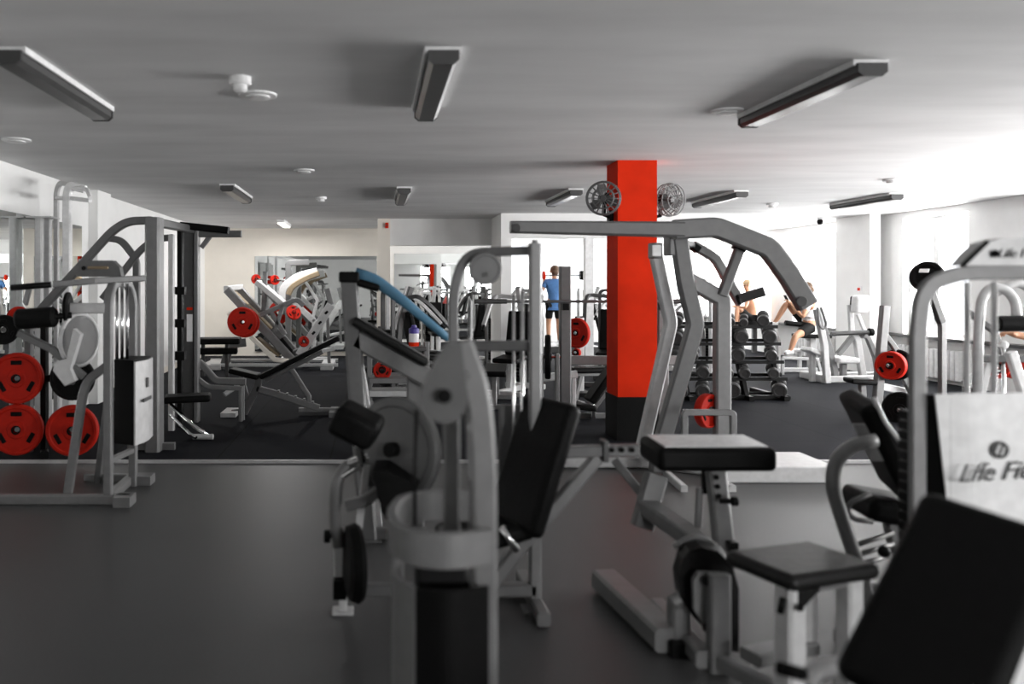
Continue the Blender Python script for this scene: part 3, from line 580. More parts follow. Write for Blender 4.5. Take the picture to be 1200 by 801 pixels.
part('guide_post', 'pale', t, lambda b: b.path([G(201, 9.0), P(201, 275, 9.0)], .06, .06))
part('guide_rail', 'plastic', t, lambda b: (b.path([G(211, 9.2), P(211, 268, 9.2)], .055, .06), [b.box(P(206, 345+i*38, 9.15), P(216, 336+i*38, 9.05)) for i in range(3)]))
part('rear_tube', 'grey', t, lambda b: b.path([P(203, 278, 9.3), P(182, 280, 9.3), P(165, 292, 9.3), P(120, 350, 9.3)], .07, .07, .12))
part('rear_brace', 'grey', t, lambda b: b.path([P(126, 279, 9.6), P(142, 281, 9.6), P(160, 304, 9.6), P(160, 480, 9.6), G(160, 9.6)], .075, .07, .08))
part('pullup_bar', 'plastic', t, lambda b: (b.path([P(212, 264, 9.3), P(268, 270, 9.3)], .075, .12)))
part('top_arm', 'grey', t, lambda b: b.path([P(228, 274, 9.6), P(283, 274, 9.6)], .075, .08))
part('gusset', 'silver', t, lambda b: b.path([P(236, 290, 9.6), P(246, 277, 9.6)], .05, .05))
part('foot_frame', 'silver', t, lambda b: (b.path([P(233, 424, 9.7), P(238, 428, 9.7), P(253, 446, 9.7), P(288, 447, 9.7)], .075, .08, .05), b.path([P(230, 442, 9.6), P(244, 453, 9.6), P(284, 455, 9.6)], .05, .06, .05), b.path([P(284, 447, 9.7), G(284, 9.7)], .05, .05), b.path([P(282, 455, 9.6), G(282, 9.6)], .04, .05)))
t = thing('flat_bench', 'black flat bench with chrome legs inside the steel cage at the left', 'bench', (-2.0, 8.5, MAT))
part('pad', 'black', t, lambda b: b.pad(P(220, 466, 8.8), (.46, .1, .01), (-.05, .30, 0), (0, 0, .07), .025))
part('leg', 'chrome', t, lambda b: (b.tube([P(200, 474, 8.7), P(228, 500, 8.5), G(244, 8.5, .03)], .022)))
part('leg', 'chrome', t, lambda b: (b.tube([P(200, 486, 8.8), P(222, 508, 8.45), G(230, 8.4, .03)], .018)))
part('foot', 'pale', t, lambda b: b.cyl(G(226, 8.45, .03), G(250, 8.45, .03), .028))

# white pull-up rig against the left wall
t = thing('pullup_rig', 'white tubular pull-up rig with tall posts standing at the left wall mirror', 'gym machine', (-3.3, 9.2, MAT))
part('post', 'white', t, lambda b: b.path([G(79, 9.0), P(79, 228, 9.0), P(82, 217, 9.0), P(100, 222, 9.0)], .085, .085, .08))
part('post', 'pale', t, lambda b: b.path([G(66, 9.3), P(66, 225, 9.3), P(70, 214, 9.3), P(96, 219, 9.0)], .05, .05, .08))
part('top_bar', 'white', t, lambda b: b.tube([P(84, 219, 9.0), P(102, 222, 8.9), P(106, 232, 8.6)], .022, .05))
part('dip_handle', 'white', t, lambda b: b.tube([P(82, 232, 9.0), P(106, 235, 8.8)], .022))
part('dip_handle', 'white', t, lambda b: b.tube([P(66, 232, 9.3), P(80, 232, 9.0)], .022))
part('foot', 'white', t, lambda b: (b.path([G(70, 9.05, .03), G(112, 9.0, .03)], .08, .06)))
t = thing('cable_column', 'tall pale twin-rail column beside the left wall mirror', 'gym machine', (-3.5, 9.0, MAT))
part('rail', 'pale', t, lambda b: b.path([G(46, 9.0), P(46, 254, 9.0)], .075, .08)); part('rail', 'pale', t, lambda b: b.path([G(56, 9.15), P(56, 255, 9.15)], .07, .08))
part('base', 'grey', t, lambda b: b.box(G(40, 9.22, 0), G(61, 8.9, .06)))
part('top_plate', 'pale', t, lambda b: b.box(P(41, 257, 9.2), P(60, 253, 8.95)))

# ------------------------------------------------------------------ incline bench on the rubber floor
d = 10.1
t = thing('incline_bench', 'black adjustable incline bench standing alone on the dark floor left of centre', 'bench', (-1.1, d, MAT))
part('backrest', 'black', t, lambda b: b.padline(P(306, 441, d), P(398, 395, d), (0, .28, 0), .06, .02))
part('back_frame', 'grey', t, lambda b: b.path([P(310, 446, d), P(352, 425, d), P(378, 412, d)], .05, .06))
part('seat', 'black', t, lambda b: b.padline(P(270, 433, d), P(304, 441, d), (0, .30, 0), .06, .02))
part('front_leg', 'grey', t, lambda b: (b.path([P(304, 440, d), P(302, 452, d), P(287, 482, d), P(272, 484, d)], .085, .07)))
part('foot', 'pale', t, lambda b: b.box(G(266, d+.22, 0), G(276, d-.22, .05)))
part('main_rail', 'silver', t, lambda b: (b.path([P(301, 455, d), P(322, 461, d), P(374, 478, d)], .08, .07), b.path([P(350, 480, d), P(402, 480, d)], .05, .06), [b.box(P(325+10*i, 460+3.2*i, d-.03), P(328+10*i, 456.5+3.2*i, d+.03)) for i in range(5)]))
part('rear_foot', 'grey', t, lambda b: b.box(G(388, d+.25, 0), G(397, d-.25, .06)))
part('support_strut', 'silver', t, lambda b: b.path([P(341, 431, d), P(362, 464, d), P(362, 472, d)], .055, .06))
part('seat_strut', 'silver', t, lambda b: b.path([P(283, 440, d), P(288, 458, d), P(292, 474, d)], .045, .05))
part('foam_handle', 'pale', t, lambda b: b.cyl(P(263, 462, d-.1), P(281, 450, d), .028))

# ------------------------------------------------------------------ leg press
d = 15.8
t = thing('leg_press', 'large grey angled leg press loaded with red plates in front of the cream wall', 'gym machine', (-1.9, d, MAT))
part('sled_rail', 'silver', t, lambda b: b.path([P(266, 339, d), P(352, 432, d)], .15, .14)); part('sled_rail', 'silver', t, lambda b: b.path([P(280, 337, d+.7), P(360, 428, d+.7)], .13, .14))
part('rail_board', 'brown', t, lambda b: b.padline(P(273, 340, d+.4), P(318, 385, d+.4), (0, .3, 0), .05, .01))
part('rail_top', 'pale', t, lambda b: b.path([P(265, 338, d), P(282, 336, d+.7)], .10, .10))
part('lower_rail', 'cream', t, lambda b: b.path([P(294, 394, d-.2), P(322, 421, d-.2), P(338, 423, d-.2)], .08, .10)); part('back_strut', 'cream', t, lambda b: b.path([P(268, 366, d+.3), P(274, 376, d+.3), P(290, 392, d+.3)], .08, .08))
part('lower_board', 'brown', t, lambda b: b.padline(P(302, 396, d+.1), P(328, 416, d+.1), (0, .35, 0), .05, .01))
part('base_rail', 'pale', t, lambda b: (b.path([G(247, d-.3, .08), G(396, d-.3, .08)], .06, .07), b.path([G(247, d+.7, .08), G(396, d+.7, .08)], .06, .07), b.box(G(249, d+.8, 0), G(258, d-.4, .09)), b.box(G(380, d+.8, 0), G(390, d-.4, .09))))
part('front_leg', 'grey', t, lambda b: b.path([G(262, d-.25), P(268, 408, d-.25), P(278, 402, d-.25), P(288, 401, d-.25)], .15, .10, .05))
part('carriage', 'silver', t, lambda b: (b.path([P(305, 369, d), P(330, 358, d), P(348, 350, d), P(356, 358, d)], .09, .10, .1), b.path([P(318, 366, d), P(334, 392, d)], .08, .10), b.path([P(332, 356, d), P(322, 388, d)], .07, .10)))
part('foot_plate', 'pale', t, lambda b: b.padline(P(302, 330, d+.35), P(334, 357, d+.35), (0, .6, 0), .10, .02))
part('post', 'silver', t, lambda b: b.path([P(309, 368, d+.4), P(311, 318, d+.4)], .09, .09))
part('backrest', 'black', t, lambda b: b.padline(P(330, 396, d+.3), P(346, 416, d+.3), (0, .5, 0), .10, .03))
part('seat', 'dark', t, lambda b: b.padline(P(340, 414, d+.3), P(366, 406, d+.3), (0, .5, 0), .10, .03))
part('back_rail', 'pale', t, lambda b: (b.path([P(351, 416, d-.15), P(388, 357, d-.15)], .16, .08), b.path([P(362, 414, d-.05), P(392, 408, d-.05)], .07, .07)))
part('rail_slot', 'plastic', t, lambda b: [b.pad(P(360+7.5*i, 402-12*i, d-.195), (.05, 0, .05), (.03, 0, -.03), (0, .02, 0), .005) for i in range(4)])
part('back_rail_strut', 'silver', t, lambda b: (b.path([P(388, 357, d+.1), P(383, 338, d+.1)], .10, .08), b.path([G(386, d), P(384, 372, d)], .06, .06)))
part('plate_peg', 'chrome', t, lambda b: (b.cyl(P(285, 377, d-.42), P(285, 377, d+.9), .025), b.path([P(285, 377, d), P(302, 378, d)], .08, .08)))
for i, q in enumerate(((284, 377, d-.33), (287, 378, d-.24))):
    weight_plate(P(*q), (.1, -1, 0), .27, .07, ('outer', 'inner')[i]+' one of the paired red plates on the near side of the leg press')
weight_plate(P(344, 366, d+.9), (.5, -1, .5), .15, .05, 'orange-red plate on the carriage of the leg press, right of the big red one')
part('plate_peg', 'chrome', t, lambda b: b.cyl(P(344, 366, d+.9), P(348, 360, d), .02))
weight_plate(P(356, 400, d-.35), (.4, -1, .3), .10, .05, 'small orange plate low by the seat of the leg press')
part('plate_peg', 'chrome', t, lambda b: b.cyl(P(356, 400, d-.38), P(352, 405, d), .02))
# second leg machine behind with curved arms
d = 17.3
t = thing('hack_squat_machine', 'tan and cream machine with bent padded arms behind the leg press', 'gym machine', (-1.4, d, MAT))
part('bent_arm', 'pale', t, lambda b: b.path([P(330, 352, d), P(332, 336, d), P(348, 324, d), P(372, 318, d)], .16, .12, .15)); part('arm_pad', 'brown', t, lambda b: b.path([P(338, 345, d-.15), P(342, 336, d-.15), P(356, 327, d-.15), P(374, 320, d-.15)], .11, .12, .15))
part('post', 'grey', t, lambda b: b.path([G(338, d), P(338, 308, d), P(362, 307, d)], .12, .10, .04))
part('frame', 'pale', t, lambda b: (b.path([P(358, 330, d), P(372, 352, d), P(366, 375, d)], .06, .06), b.path([P(340, 350, d), P(368, 376, d)], .12, .08), b.path([G(368, d), P(368, 374, d)], .08, .08), b.path([G(330, d, .04), G(385, d, .04)], .08, .08)))
weight_plate(P(322, 328, d), (.6, -1, 0), .10, .06, 'small orange-red plate at the top left of the tan leg machine')
weight_plate(P(300, 327, d), (.6, -1, 0), .10, .06, 'small dark red plate near the mirror edge behind the leg press')
part('plate_bar', 'chrome', t, lambda b: b.cyl(P(297, 327, d+.02), P(340, 328, d+.02), .02))
# dark flat bench by the wall
t = thing('flat_bench', 'low black flat bench far left beyond the cage by the cream wall', 'bench', (-2.9, 14.4, MAT))
part('pad', 'black', t, lambda b: b.pad(P(252, 399, 14.4), (.85, .1, 0), (-.05, .5, 0), (0, 0, .10), .03))
part('lower_pad', 'black', t, lambda b: b.pad(P(252, 411, 14.4), (.75, .1, 0), (-.05, .35, 0), (0, 0, .10), .03))
part('frame', 'dark', t, lambda b: (b.path([P(238, 400, 14.4), G(238, 14.4)], .06, .06), b.path([P(266, 400, 14.4), G(266, 14.4)], .06, .06)))

# ------------------------------------------------------------------ storage shelf with bottle
d = 9.3
t = thing('storage_rack', 'low silver rack with shelves behind the sloping grey beam', 'rack', (.2, d, MAT))
for q in (433, 500): part('post', 'silver', t, lambda b: b.path([G(q, d), P(q, 400, d)], .06, .06))
for y, m in ((406.5, 'dark'), (443, 'silver'), (458, 'pale')): part('shelf', m, t, lambda b: b.box(P(433, y+2, d+.2), P(500, y, d-.15), .006))
weight_plate(P(448, 434, d), (0, -1, .35), .10, .05, 'dark red plate lying on the middle shelf of the silver rack')
b = thing('water_bottle', 'clear drink bottle with violet cap and red band on the silver rack', 'bottle', P(485, 406.5, d))
part('body', 'bottle', b, lambda m: m.lathe(P(485, 406.5, d), (0, 0, 1), [(.001, .05), (.02, .056), (.13, .056), (.15, .052)])); part('band', 'redwall', b, lambda m: m.lathe(P(485, 406.5, d), (0, 0, 1), [(.012, .0575), (.055, .0575)]))
part('cap', 'bluecap', b, lambda m: m.lathe(P(485, 406.5, d), (0, 0, 1), [(.15, .055), (.20, .056), (.215, .03), (.24, .025)]))

# ------------------------------------------------------------------ bar rack left of pillar
d = 9.2
t = thing('squat_rack', 'grey bench press rack with tall post and wide crossbar behind the red pillar', 'gym machine', (2.4, d, MAT))
for q in (662, 776): part('post', 'grey', t, lambda b: (b.path([G(q, d), P(q, 312 if q < 700 else 345, d)], .12, .10), b.path([G(q, d-.4, .035), G(q, d+.5, .035)], .08, .07)))
part('cross_beam', 'silver', t, lambda b: b.path([P(664, 422, d+.03), P(793, 422, d+.03)], .10, .08))
for q in (662, 776): part('bar_hook', 'plastic', t, lambda b: b.box(P(q-5, 363, d-.05), P(q+5, 355.5, d-.16)))
t = thing('barbell', 'thin steel barbell racked at chest height in front of the man in blue', 'barbell', P(680, 353, d-.10))
part('shaft', 'grey', t, lambda b: b.cyl(P(572, 353, d-.10), P(790, 353, d-.10), .016)); part('sleeve', 'dark', t, lambda b: b.cyl(P(556, 353, d-.10), P(594, 353, d-.10), .026))
part('sleeve', 'dark', t, lambda b: b.cyl(P(787, 353, d-.10), P(812, 353, d-.10), .026))
t = thing('press_bench', 'black reclined bench with chrome foot just left of the pillar base', 'bench', (2.3, 9.6, MAT))
part('backrest', 'black', t, lambda b: b.padline(P(690, 470, 9.75), P(722, 424, 9.75), (0, .28, 0), .08, .02)); part('foot', 'chrome', t, lambda b: b.path([P(695, 474, 9.7), G(695, 9.7)], .05, .05))
part('frame', 'grey', t, lambda b: (b.path([P(696, 478, 9.8), P(716, 452, 9.8), P(730, 438, 9.8), G(730, 9.8)], .05, .05), b.path([G(680, 9.75, .04), G(732, 9.75, .04)], .06, .06)))
part('seat', 'black', t, lambda b: b.pad(P(684, 476, 9.75), (.24, 0, -.03), (0, .28, 0), (0, 0, .06), .02))
weight_plate(P(642, 418, 9.0), (1, -.22, 0), .235, .06, 'large black plate seen edge-on between the two grey posts', 'rubber')
t = thing('plate_stand', 'low grey plate stand between the two posts left of the pillar', 'rack', (1.7, 9.2, MAT))
part('peg', 'chrome', t, lambda b: b.cyl(P(632, 418, 8.97), P(656, 418, 9.05), .02)); part('upright', 'silver', t, lambda b: b.path([G(634, 8.97), P(634, 414, 8.97)], .05, .05))
part('upright', 'silver', t, lambda b: b.path([G(653, 9.03), P(653, 414, 9.03)], .04, .05)); part('rail', 'pale', t, lambda b: b.path([P(630, 443, 9.35), P(676, 438, 9.35)], .08, .08)); part('foot', 'grey', t, lambda b: b.box(G(630, 9.45, 0), G(660, 8.9, .05)))
part('rail_leg', 'pale', t, lambda b: (b.path([P(672, 440, 9.35), G(672, 9.35)], .05, .05), b.path([P(632, 443, 9.35), G(632, 9.35)], .05, .05)))

# ------------------------------------------------------------------ dumbbell rack
TI = [(11.85, 1.10), (11.76, .87), (11.67, .63), (11.58, .41), (11.49, .165)]
t = thing('dumbbell_rack', 'black five-tier dumbbell rack standing right of the pillar on the rubber floor', 'rack', (4.9, 11.6, MAT))
for q in (800, 868, 908):
    X = (q-CX)/F*11.6
    part('upright', 'plastic', t, lambda b: b.path([V((X, 11.43, MAT+.03)), V((X, 12.0, 1.10))], .07, .09)); part('foot', 'plastic', t, lambda b: b.path([V((X, 11.25, MAT+.03)), V((X, 12.3, MAT+.03))], .07, .06))
part('base_bar', 'plastic', t, lambda b: b.path([G(790, 11.42, .03), G(924, 11.42, .03)], .06, .06))
for y, z in TI:
    for e in (-.075, .085): part('tier_rail', 'plastic', t, lambda b: b.path([V((4.10, y+e, z-.105+e*.25)), V((5.55, y+e, z-.105+e*.25))], .045, .02))
db = thing('dumbbell', 'x', 'dumbbell', (0, 0, 0), 'dumbbells on the tiered rack')
part('handle', 'chrome', db, lambda b: b.lathe((0, -.07, 0), (0, 1, 0), [(0, .014), (.035, .016), (.07, .019), (.105, .016), (.14, .014)], 14))
for e in (-1, 1): part('head', 'head', db, lambda b: b.lathe((0, e*.065, 0), (0, e, 0), [(0, .07), (.012, .085), (.085, .085), (.097, .076), (.097, .055), (.092, .052)], 26))
rows = [[(901, .078), (878, .055), (862, .06), (817, .07), (800, .07)], [(908, .092), (874, .092), (856, .07), (820, .085), (799, .08)], [(910, .078), (871, .092), (848, .075), (817, .085), (797, .08)],
        [(912, .073), (878, .075), (858, .075), (829, .085), (806, .08)], [(920, .098), (864, .105), (829, .09), (803, .09)]]
ordn = ['rightmost', 'second from the right', 'third from the right', 'fourth from the right', 'leftmost']
tn = ['top tier', 'second tier from the top', 'middle tier', 'second tier from the floor', 'bottom tier']
first = True
for ti, row in enumerate(rows):
    y, z = TI[ti]
    for k, (q, r) in enumerate(row):
        lb = 'black dumbbell %s on the %s' % (ordn[4] if k == len(row)-1 else ordn[k], tn[ti])
        loc = V(((q-CX)/F*(y-.17), y, z-.092+r+.004)); o = db if first else dup(db, loc); o.location = loc; o['label'] = lb; first = False
        f = r/.085; o.scale = (f, .95, f); o.rotation_euler = (math.radians(14), 0, math.radians(-21+random.uniform(-4, 4)))

# ------------------------------------------------------------------ generic background machine, benches, radiators
def press_station(name, label, loc, rz, metal='pale', padm='black', group=None):
    t = thing(name, label, 'gym machine', (0, 0, 0), group)
    part('base_frame', metal, t, lambda b: (b.path([(-.55, 0, .04), (.6, 0, .04)], .08, .07), b.path([(-.5, -.35, .04), (-.5, .35, .04)], .08, .07), b.path([(.55, -.3, .04), (.55, .3, .04)], .08, .07)))
    part('mast', metal, t, lambda b: b.path([(.5, 0, .06), (.42, 0, 1.0), (.25, 0, 1.5)], .08, .07, .1))
    part('seat_post', metal, t, lambda b: b.path([(-.1, 0, .06), (-.05, 0, .45)], .08, .08))
    part('seat', padm, t, lambda b: b.pad((-.08, 0, .48), (.42, 0, .03), (0, .38, 0), (0, 0, .07), .025))
    part('backrest', padm, t, lambda b: b.padline((.17, 0, .52), (.33, 0, 1.15), (0, .34, 0), .07, .025))
    for e in (-1, 1):
        part('lever_arm', metal, t, lambda b: b.path([(.34, e*.06, 1.35), (.30, e*.36, 1.38), (.12, e*.38, 1.25), (-.18, e*.36, .95)], .055, .055, .08))
        part('grip', 'plastic', t, lambda b: b.cyl((-.12, e*.365, 1.01), (-.24, e*.35, .88), .022))
    part('weight_stack', 'plastic', t, lambda b: [b.box((.52, -.14, .10+i*.05), (.70, .14, .146+i*.05), .004) for i in range(16)])
    part('stack_frame', metal, t, lambda b: b.path([(.61, -.2, .03), (.61, -.2, 1.45), (.61, .2, 1.45), (.61, .2, .03)], .05, .06, .08, (1, 0, 0)))
    t.location = loc; t.rotation_euler.z = rz; return t
R_ = math.radians
ps = press_station('press_station', 'pale press machine with black pads seen between portal frame and tall post', (1.95, 12.2, MAT), R_(60))
def ps_copy(lb, loc, rz): return dup(ps, loc, (0, 0, R_(rz)), lb)
ps_copy('pale press machine in the back room just left of the man in blue', (2.75, 17.4, MAT), 20)
ps_copy('pale press machine in the back room just right of the man in blue', (4.75, 17.2, MAT), 150)
ps_copy('pale press machine behind the bottle and the blue lever', (.75, 13.2, MAT), 190)
ps_copy('pale press machine in the back room left, in front of the far mirror', (1.35, 18.6, MAT), 100)
ps_copy('pale press machine hidden mostly by the red pillar shaft', (4.5, 15.9, MAT), 30)
ps_copy('pale press machine behind the left leg of the pulldown machine', (5.35, 15.2, MAT), -30)
def bench(name, label, loc, rz, padm='black'):
    t = thing(name, label, 'bench', (0, 0, 0))
    part('pad', padm, t, lambda b: b.pad((0, 0, .44), (1.15, 0, 0), (0, .30, 0), (0, 0, .07), .025))
    part('spine', 'silver', t, lambda b: b.path([(-.5, 0, .38), (.5, 0, .38)], .05, .06))
    for e in (-1, 1): part('leg', 'silver', t, lambda b: (b.path([(e*.4, 0, .37), (e*.48, 0, .04)], .05, .06), b.path([(e*.48, -.25, .03), (e*.48, .25, .03)], .06, .06)))
    t.location = loc; t.rotation_euler.z = rz; return t
pd = press_station('press_station', 'dark machine with black pads below the bottle and blue lever', (.75, 12.4, MAT), R_(200), 'dark')
dup(pd, (3.62, 13.2, MAT), (0, 0, R_(70)), 'dark machine close behind the left edge of the red pillar')
dup(pd, (2.0, 17.0, MAT), (0, 0, R_(-60)), 'dark machine in the back room behind the white pier')
b0 = bench('flat_bench', 'black flat bench below the bottle behind the silver rack', (.35, 11.2, MAT), R_(15))
dup(b0, (1.55, 11.0, MAT), (0, 0, R_(80)), 'black flat bench on the floor inside the portal frame opening')
dup(b0, (3.05, 11.1, MAT), (0, 0, R_(10)), 'black flat bench just left of the pillar, under the racked barbell')
rd = thing('radiator', 'x', 'radiator', (0, 0, 0), 'white radiators under the windows')
part('ribs', 'white', rd, lambda b: [b.pad((-.08, -.72+i*.12, .30), (.10, 0, 0), (0, .10, 0), (0, 0, .48), .03) for i in range(13)]); part('pipe', 'white', rd, lambda b: (b.cyl((-.08, -.9, .10), (-.08, .9, .10), .018)))
part('valve', 'chrome', rd, lambda b: b.cyl((-.08, -.86, .08), (-.08, -.86, .18), .03)); part('bracket', 'white', rd, lambda b: [b.box((-.03, e-.02, .2), (-.001, e+.02, .4)) for e in (-.4, .4)])
for i, (y, lb) in enumerate(((13.6, 'white ribbed radiator under the window nearest the right weight tower'), (17.2, 'white ribbed radiator under the window behind the white press machine'), (10.2, 'white ribbed radiator on the right wall outside the photo edge'))):
    o = rd if i == 0 else dup(rd, (XR, y, MAT), None, lb); o.location = (XR, y, MAT); o['label'] = lb

# ------------------------------------------------------------------ white press machine by the windows
d = 13.6
t = thing('chest_press_machine', 'white machine with tall rounded white head pad in front of the windows', 'gym machine', (7.6, d, MAT))
part('base_frame', 'pale', t, lambda b: (b.path([G(942, d+.5, .06), G(967, d-.2, .06)], .14, .12), b.path([G(966, d-.2, .05), G(1030, d, .05)], .10, .09), b.path([G(955, d+.5, .05), G(1030, d+.6, .05)], .09, .09)))
part('front_post', 'pale', t, lambda b: b.path([G(969, d-.25), P(966, 404, d-.2), P(957, 362, d-.2)], .09, .10, .05)); part('cross_post', 'silver', t, lambda b: b.path([P(960, 366, d), P(978, 432, d), G(979, d)], .09, .08, .04))
part('loop_handle', 'silver', t, lambda b: b.tube([P(958, 360, d-.3), P(960, 381, d-.3), P(965, 386, d-.3), P(969, 380, d-.3), P(962, 360, d-.3)], .02, .05))
part('seat', 'white', t, lambda b: b.pad(P(988, 421, d), (.30, -.05, 0), (.03, .45, 0), (0, 0, .09), .03)); part('front_pad', 'white', t, lambda b: b.padline(P(944, 408, d), P(962, 416, d), (0, .35, 0), .07, .02))
part('pad_post', 'pale', t, lambda b: b.path([G(952, d), P(952, 414, d)], .09, .08)); part('seat_post', 'silver', t, lambda b: b.path([G(988, d), P(988, 426, d)], .09, .09))
part('rear_post', 'pale', t, lambda b: b.path([G(1012, d), P(1004, 398, d), P(1000, 390, d)], .10, .10)); part('rear_strut', 'silver', t, lambda b: (b.path([P(982, 415, d), P(1000, 393, d), P(1016, 393, d), P(1026, 418, d), G(1030, d+.3)], .08, .08, .05)))
part('head_pad', 'white', t, lambda b: b.pad(P(1008, 356, d), (.23, .06, 0), (-.05, .14, 0), (.02, 0, .28), .04)); part('pad_shell', 'plastic', t, lambda b: b.pad(P(1001, 356, d+.08), (.10, .02, 0), (-.03, .10, 0), (.02, 0, .26), .03))
part('head_post', 'pale', t, lambda b: b.path([P(996, 357, d+.1), P(998, 392, d+.1)], .07, .07)); part('head_struts', 'pale', t, lambda b: b.path([P(1005, 368, d+.05), P(1015, 392, d+.05)], .05, .05))
part('roller', 'dark', t, lambda b: b.cyl(P(974, 391, d-.3), P(1018, 389, d-.3), .035)); part('roller_cap', 'plastic', t, lambda b: b.cyl(P(1018, 389, d-.3), P(1023, 388.8, d-.3), .06)); part('roller_arm', 'silver', t, lambda b: b.path([P(1012, 389, d-.3), P(1012, 393, d)], .05, .05))

# post with red plates on the right
d = 10.0
t = thing('plate_loaded_bench', 'grey leaning post with a plate arm standing right of the white machine', 'gym machine', (5.95, d, MAT))
part('post', 'silver', t, lambda b: (b.path([G(1026, d), P(1028, 470, d), P(1037, 358, d)], .095, .09, .03), foot(b, G(1026, d), .09)))
part('arm', 'grey', t, lambda b: b.path([P(1034, 388, d), P(1050, 409, d), P(1058, 440, d), P(1068, 460, d)], .06, .06, .08)); part('peg', 'chrome', t, lambda b: b.cyl(P(1040, 428, d-.16), P(1056, 425, d+.06), .02))
part('rail', 'pale', t, lambda b: (b.path([P(1030, 452, d+.1), P(1066, 460, d+.1)], .09, .08), b.path([P(1066, 458, d+.1), G(1066, d+.1)], .07, .07))); part('pad', 'black', t, lambda b: b.pad(P(1008, 446, d), (.30, 0, -.02), (.05, .30, 0), (0, 0, .06), .02)); part('pad_post', 'silver', t, lambda b: b.path([P(1010, 449, d), G(1012, d)], .07, .07))
weight_plate(P(1044, 428, d-.10), (-.72, -.7, 0), .165, .10, 'bright red plate on the leaning post at the right')
weight_plate(P(1051, 427, d-.01), (-.72, -.7, 0), .18, .05, 'black plate directly behind the bright red plate at the right', 'rubber')
weight_plate(P(1056, 480, 9.5), (-.8, -.6, 0), .20, .07, 'black plate low behind the reclined black backrest at the right', 'rubber')
t = thing('plate_stand', 'small grey stand holding a black plate behind the reclined backrest', 'rack', G(1062, 9.5)); part('upright', 'silver', t, lambda b: b.path([G(1066, 9.6), P(1066, 474, 9.6)], .05, .05)); part('peg', 'chrome', t, lambda b: b.cyl(P(1056, 480, 9.48)+V((-.05, -.04, 0)), P(1066, 480, 9.6), .02)); part('foot', 'grey', t, lambda b: b.box(G(1058, 9.8, 0), G(1074, 9.4, .04)))
d = 9.0
t = thing('plate_loaded_press', 'dark arm with a tilted black disc rising behind the right tower post', 'gym machine', (5.9, d, MAT))
part('upright', 'silver', t, lambda b: (b.path([G(1104, d), P(1104, 380, d), P(1100, 372, d), P(1090, 336, d)], .06, .07, .03), foot(b, G(1104, d), .12))); part('arm', 'dark', t, lambda b: b.path([P(1088, 334, d-.08), P(1104, 378, d-.08)], .07, .06)); part('disc', 'plastic', t, lambda b: b.lathe(P(1086, 324, d-.08), (-.75, -.65, .25), [(-.03, .13), (-.03, .155), (0, .165), (.03, .155), (.03, .12), (.02, .10)], 30)); part('disc_slot', 'white', t, lambda b: b.pad(P(1083, 317, d-.125), (.06, -.07, 0), (.03, .03, .04), (-.006, -.006, .003), .004))
# machine at the right edge behind the tower
d = 6.0
t = thing('shoulder_press_machine', 'pale machine with curved tubes and black roller pad behind the right tower rods', 'gym machine', (4.5, d, 0))
part('curved_tube', 'pale', t, lambda b: b.tube([G(1144, d), P(1147, 380, d), P(1150, 350, d), P(1160, 336, d), P(1178, 338, d), P(1190, 352, d), P(1192, 378, d)], .032, .15)); part('curved_tube', 'pale', t, lambda b: b.tube([P(1165, 344, d+.3), P(1190, 330, d+.3), P(1205, 336, d+.3), P(1225, 360, d+.3), G(1225, d+.3)], .032, .15))
part('roller_pad', 'black', t, lambda b: b.cyl(P(1168, 379, d-.1), P(1225, 379, d-.1), .055)); part('strut', 'silver', t, lambda b: b.path([P(1135, 366, d+.1), P(1165, 388, d+.1), P(1176, 420, d+.1)], .04, .04)); part('leg', 'white', t, lambda b: b.path([P(1184, 412, d-.1), P(1212, 500, d-.1), G(1222, d-.1)], .06, .06)); part('leg', 'pale', t, lambda b: b.path([P(1158, 420, d+.1), P(1145, 480, d+.1), G(1140, d+.1)], .05, .05))
part('pin_rod', 'chrome', t, lambda b: b.tube([P(1176, 408, d), P(1176, 470, d), G(1176, d)], .012)); part('pin_head', 'white', t, lambda b: b.ball(P(1176, 404, d), .03)); part('crossbar', 'grey', t, lambda b: b.path([P(1146, 420, d), P(1225, 420, d)], .05, .05)); part('base', 'grey', t, lambda b: (b.path([G(1135, d, .04), G(1230, d, .04)], .07, .07)))
weight_plate(P(1170, 431, 6.25), (-.7, -.7, 0), .075, .06, 'small red plate low at the right edge, left one of a pair'); weight_plate(P(1189, 430, 6.25), (-.7, -.7, 0), .085, .06, 'small red plate low at the right edge, right one of a pair')
part('plate_peg', 'chrome', t, lambda b: b.cyl(P(1166, 431, 6.2), P(1195, 430, 6.35), .018))

# red plates hanging behind the barbell
t = thing('plate_tree', 'small plate tree with a large red plate just left of the red pillar', 'rack', (3.0, 12.0, MAT))
part('post', 'pale', t, lambda b: b.path([G(681, 12.0), P(681, 372, 12.0)], .07, .07)); part('foot', 'plastic', t, lambda b: b.box(G(668, 12.3, 0), G(694, 11.7, .05))); part('peg', 'chrome', t, lambda b: b.cyl(P(674, 390, 11.8), P(681, 390, 12.0), .02))
weight_plate(P(676, 390, 11.86), (-.75, -.65, 0), .21, .06, 'large red plate hanging on the plate tree left of the red pillar')
weight_plate(P(676, 413, 11.86), (-.75, -.65, 0), .06, .05, 'tiny red plate low on the plate tree left of the red pillar')
part('peg', 'chrome', t, lambda b: b.cyl(P(674, 413, 11.8), P(681, 413, 12.0), .02))

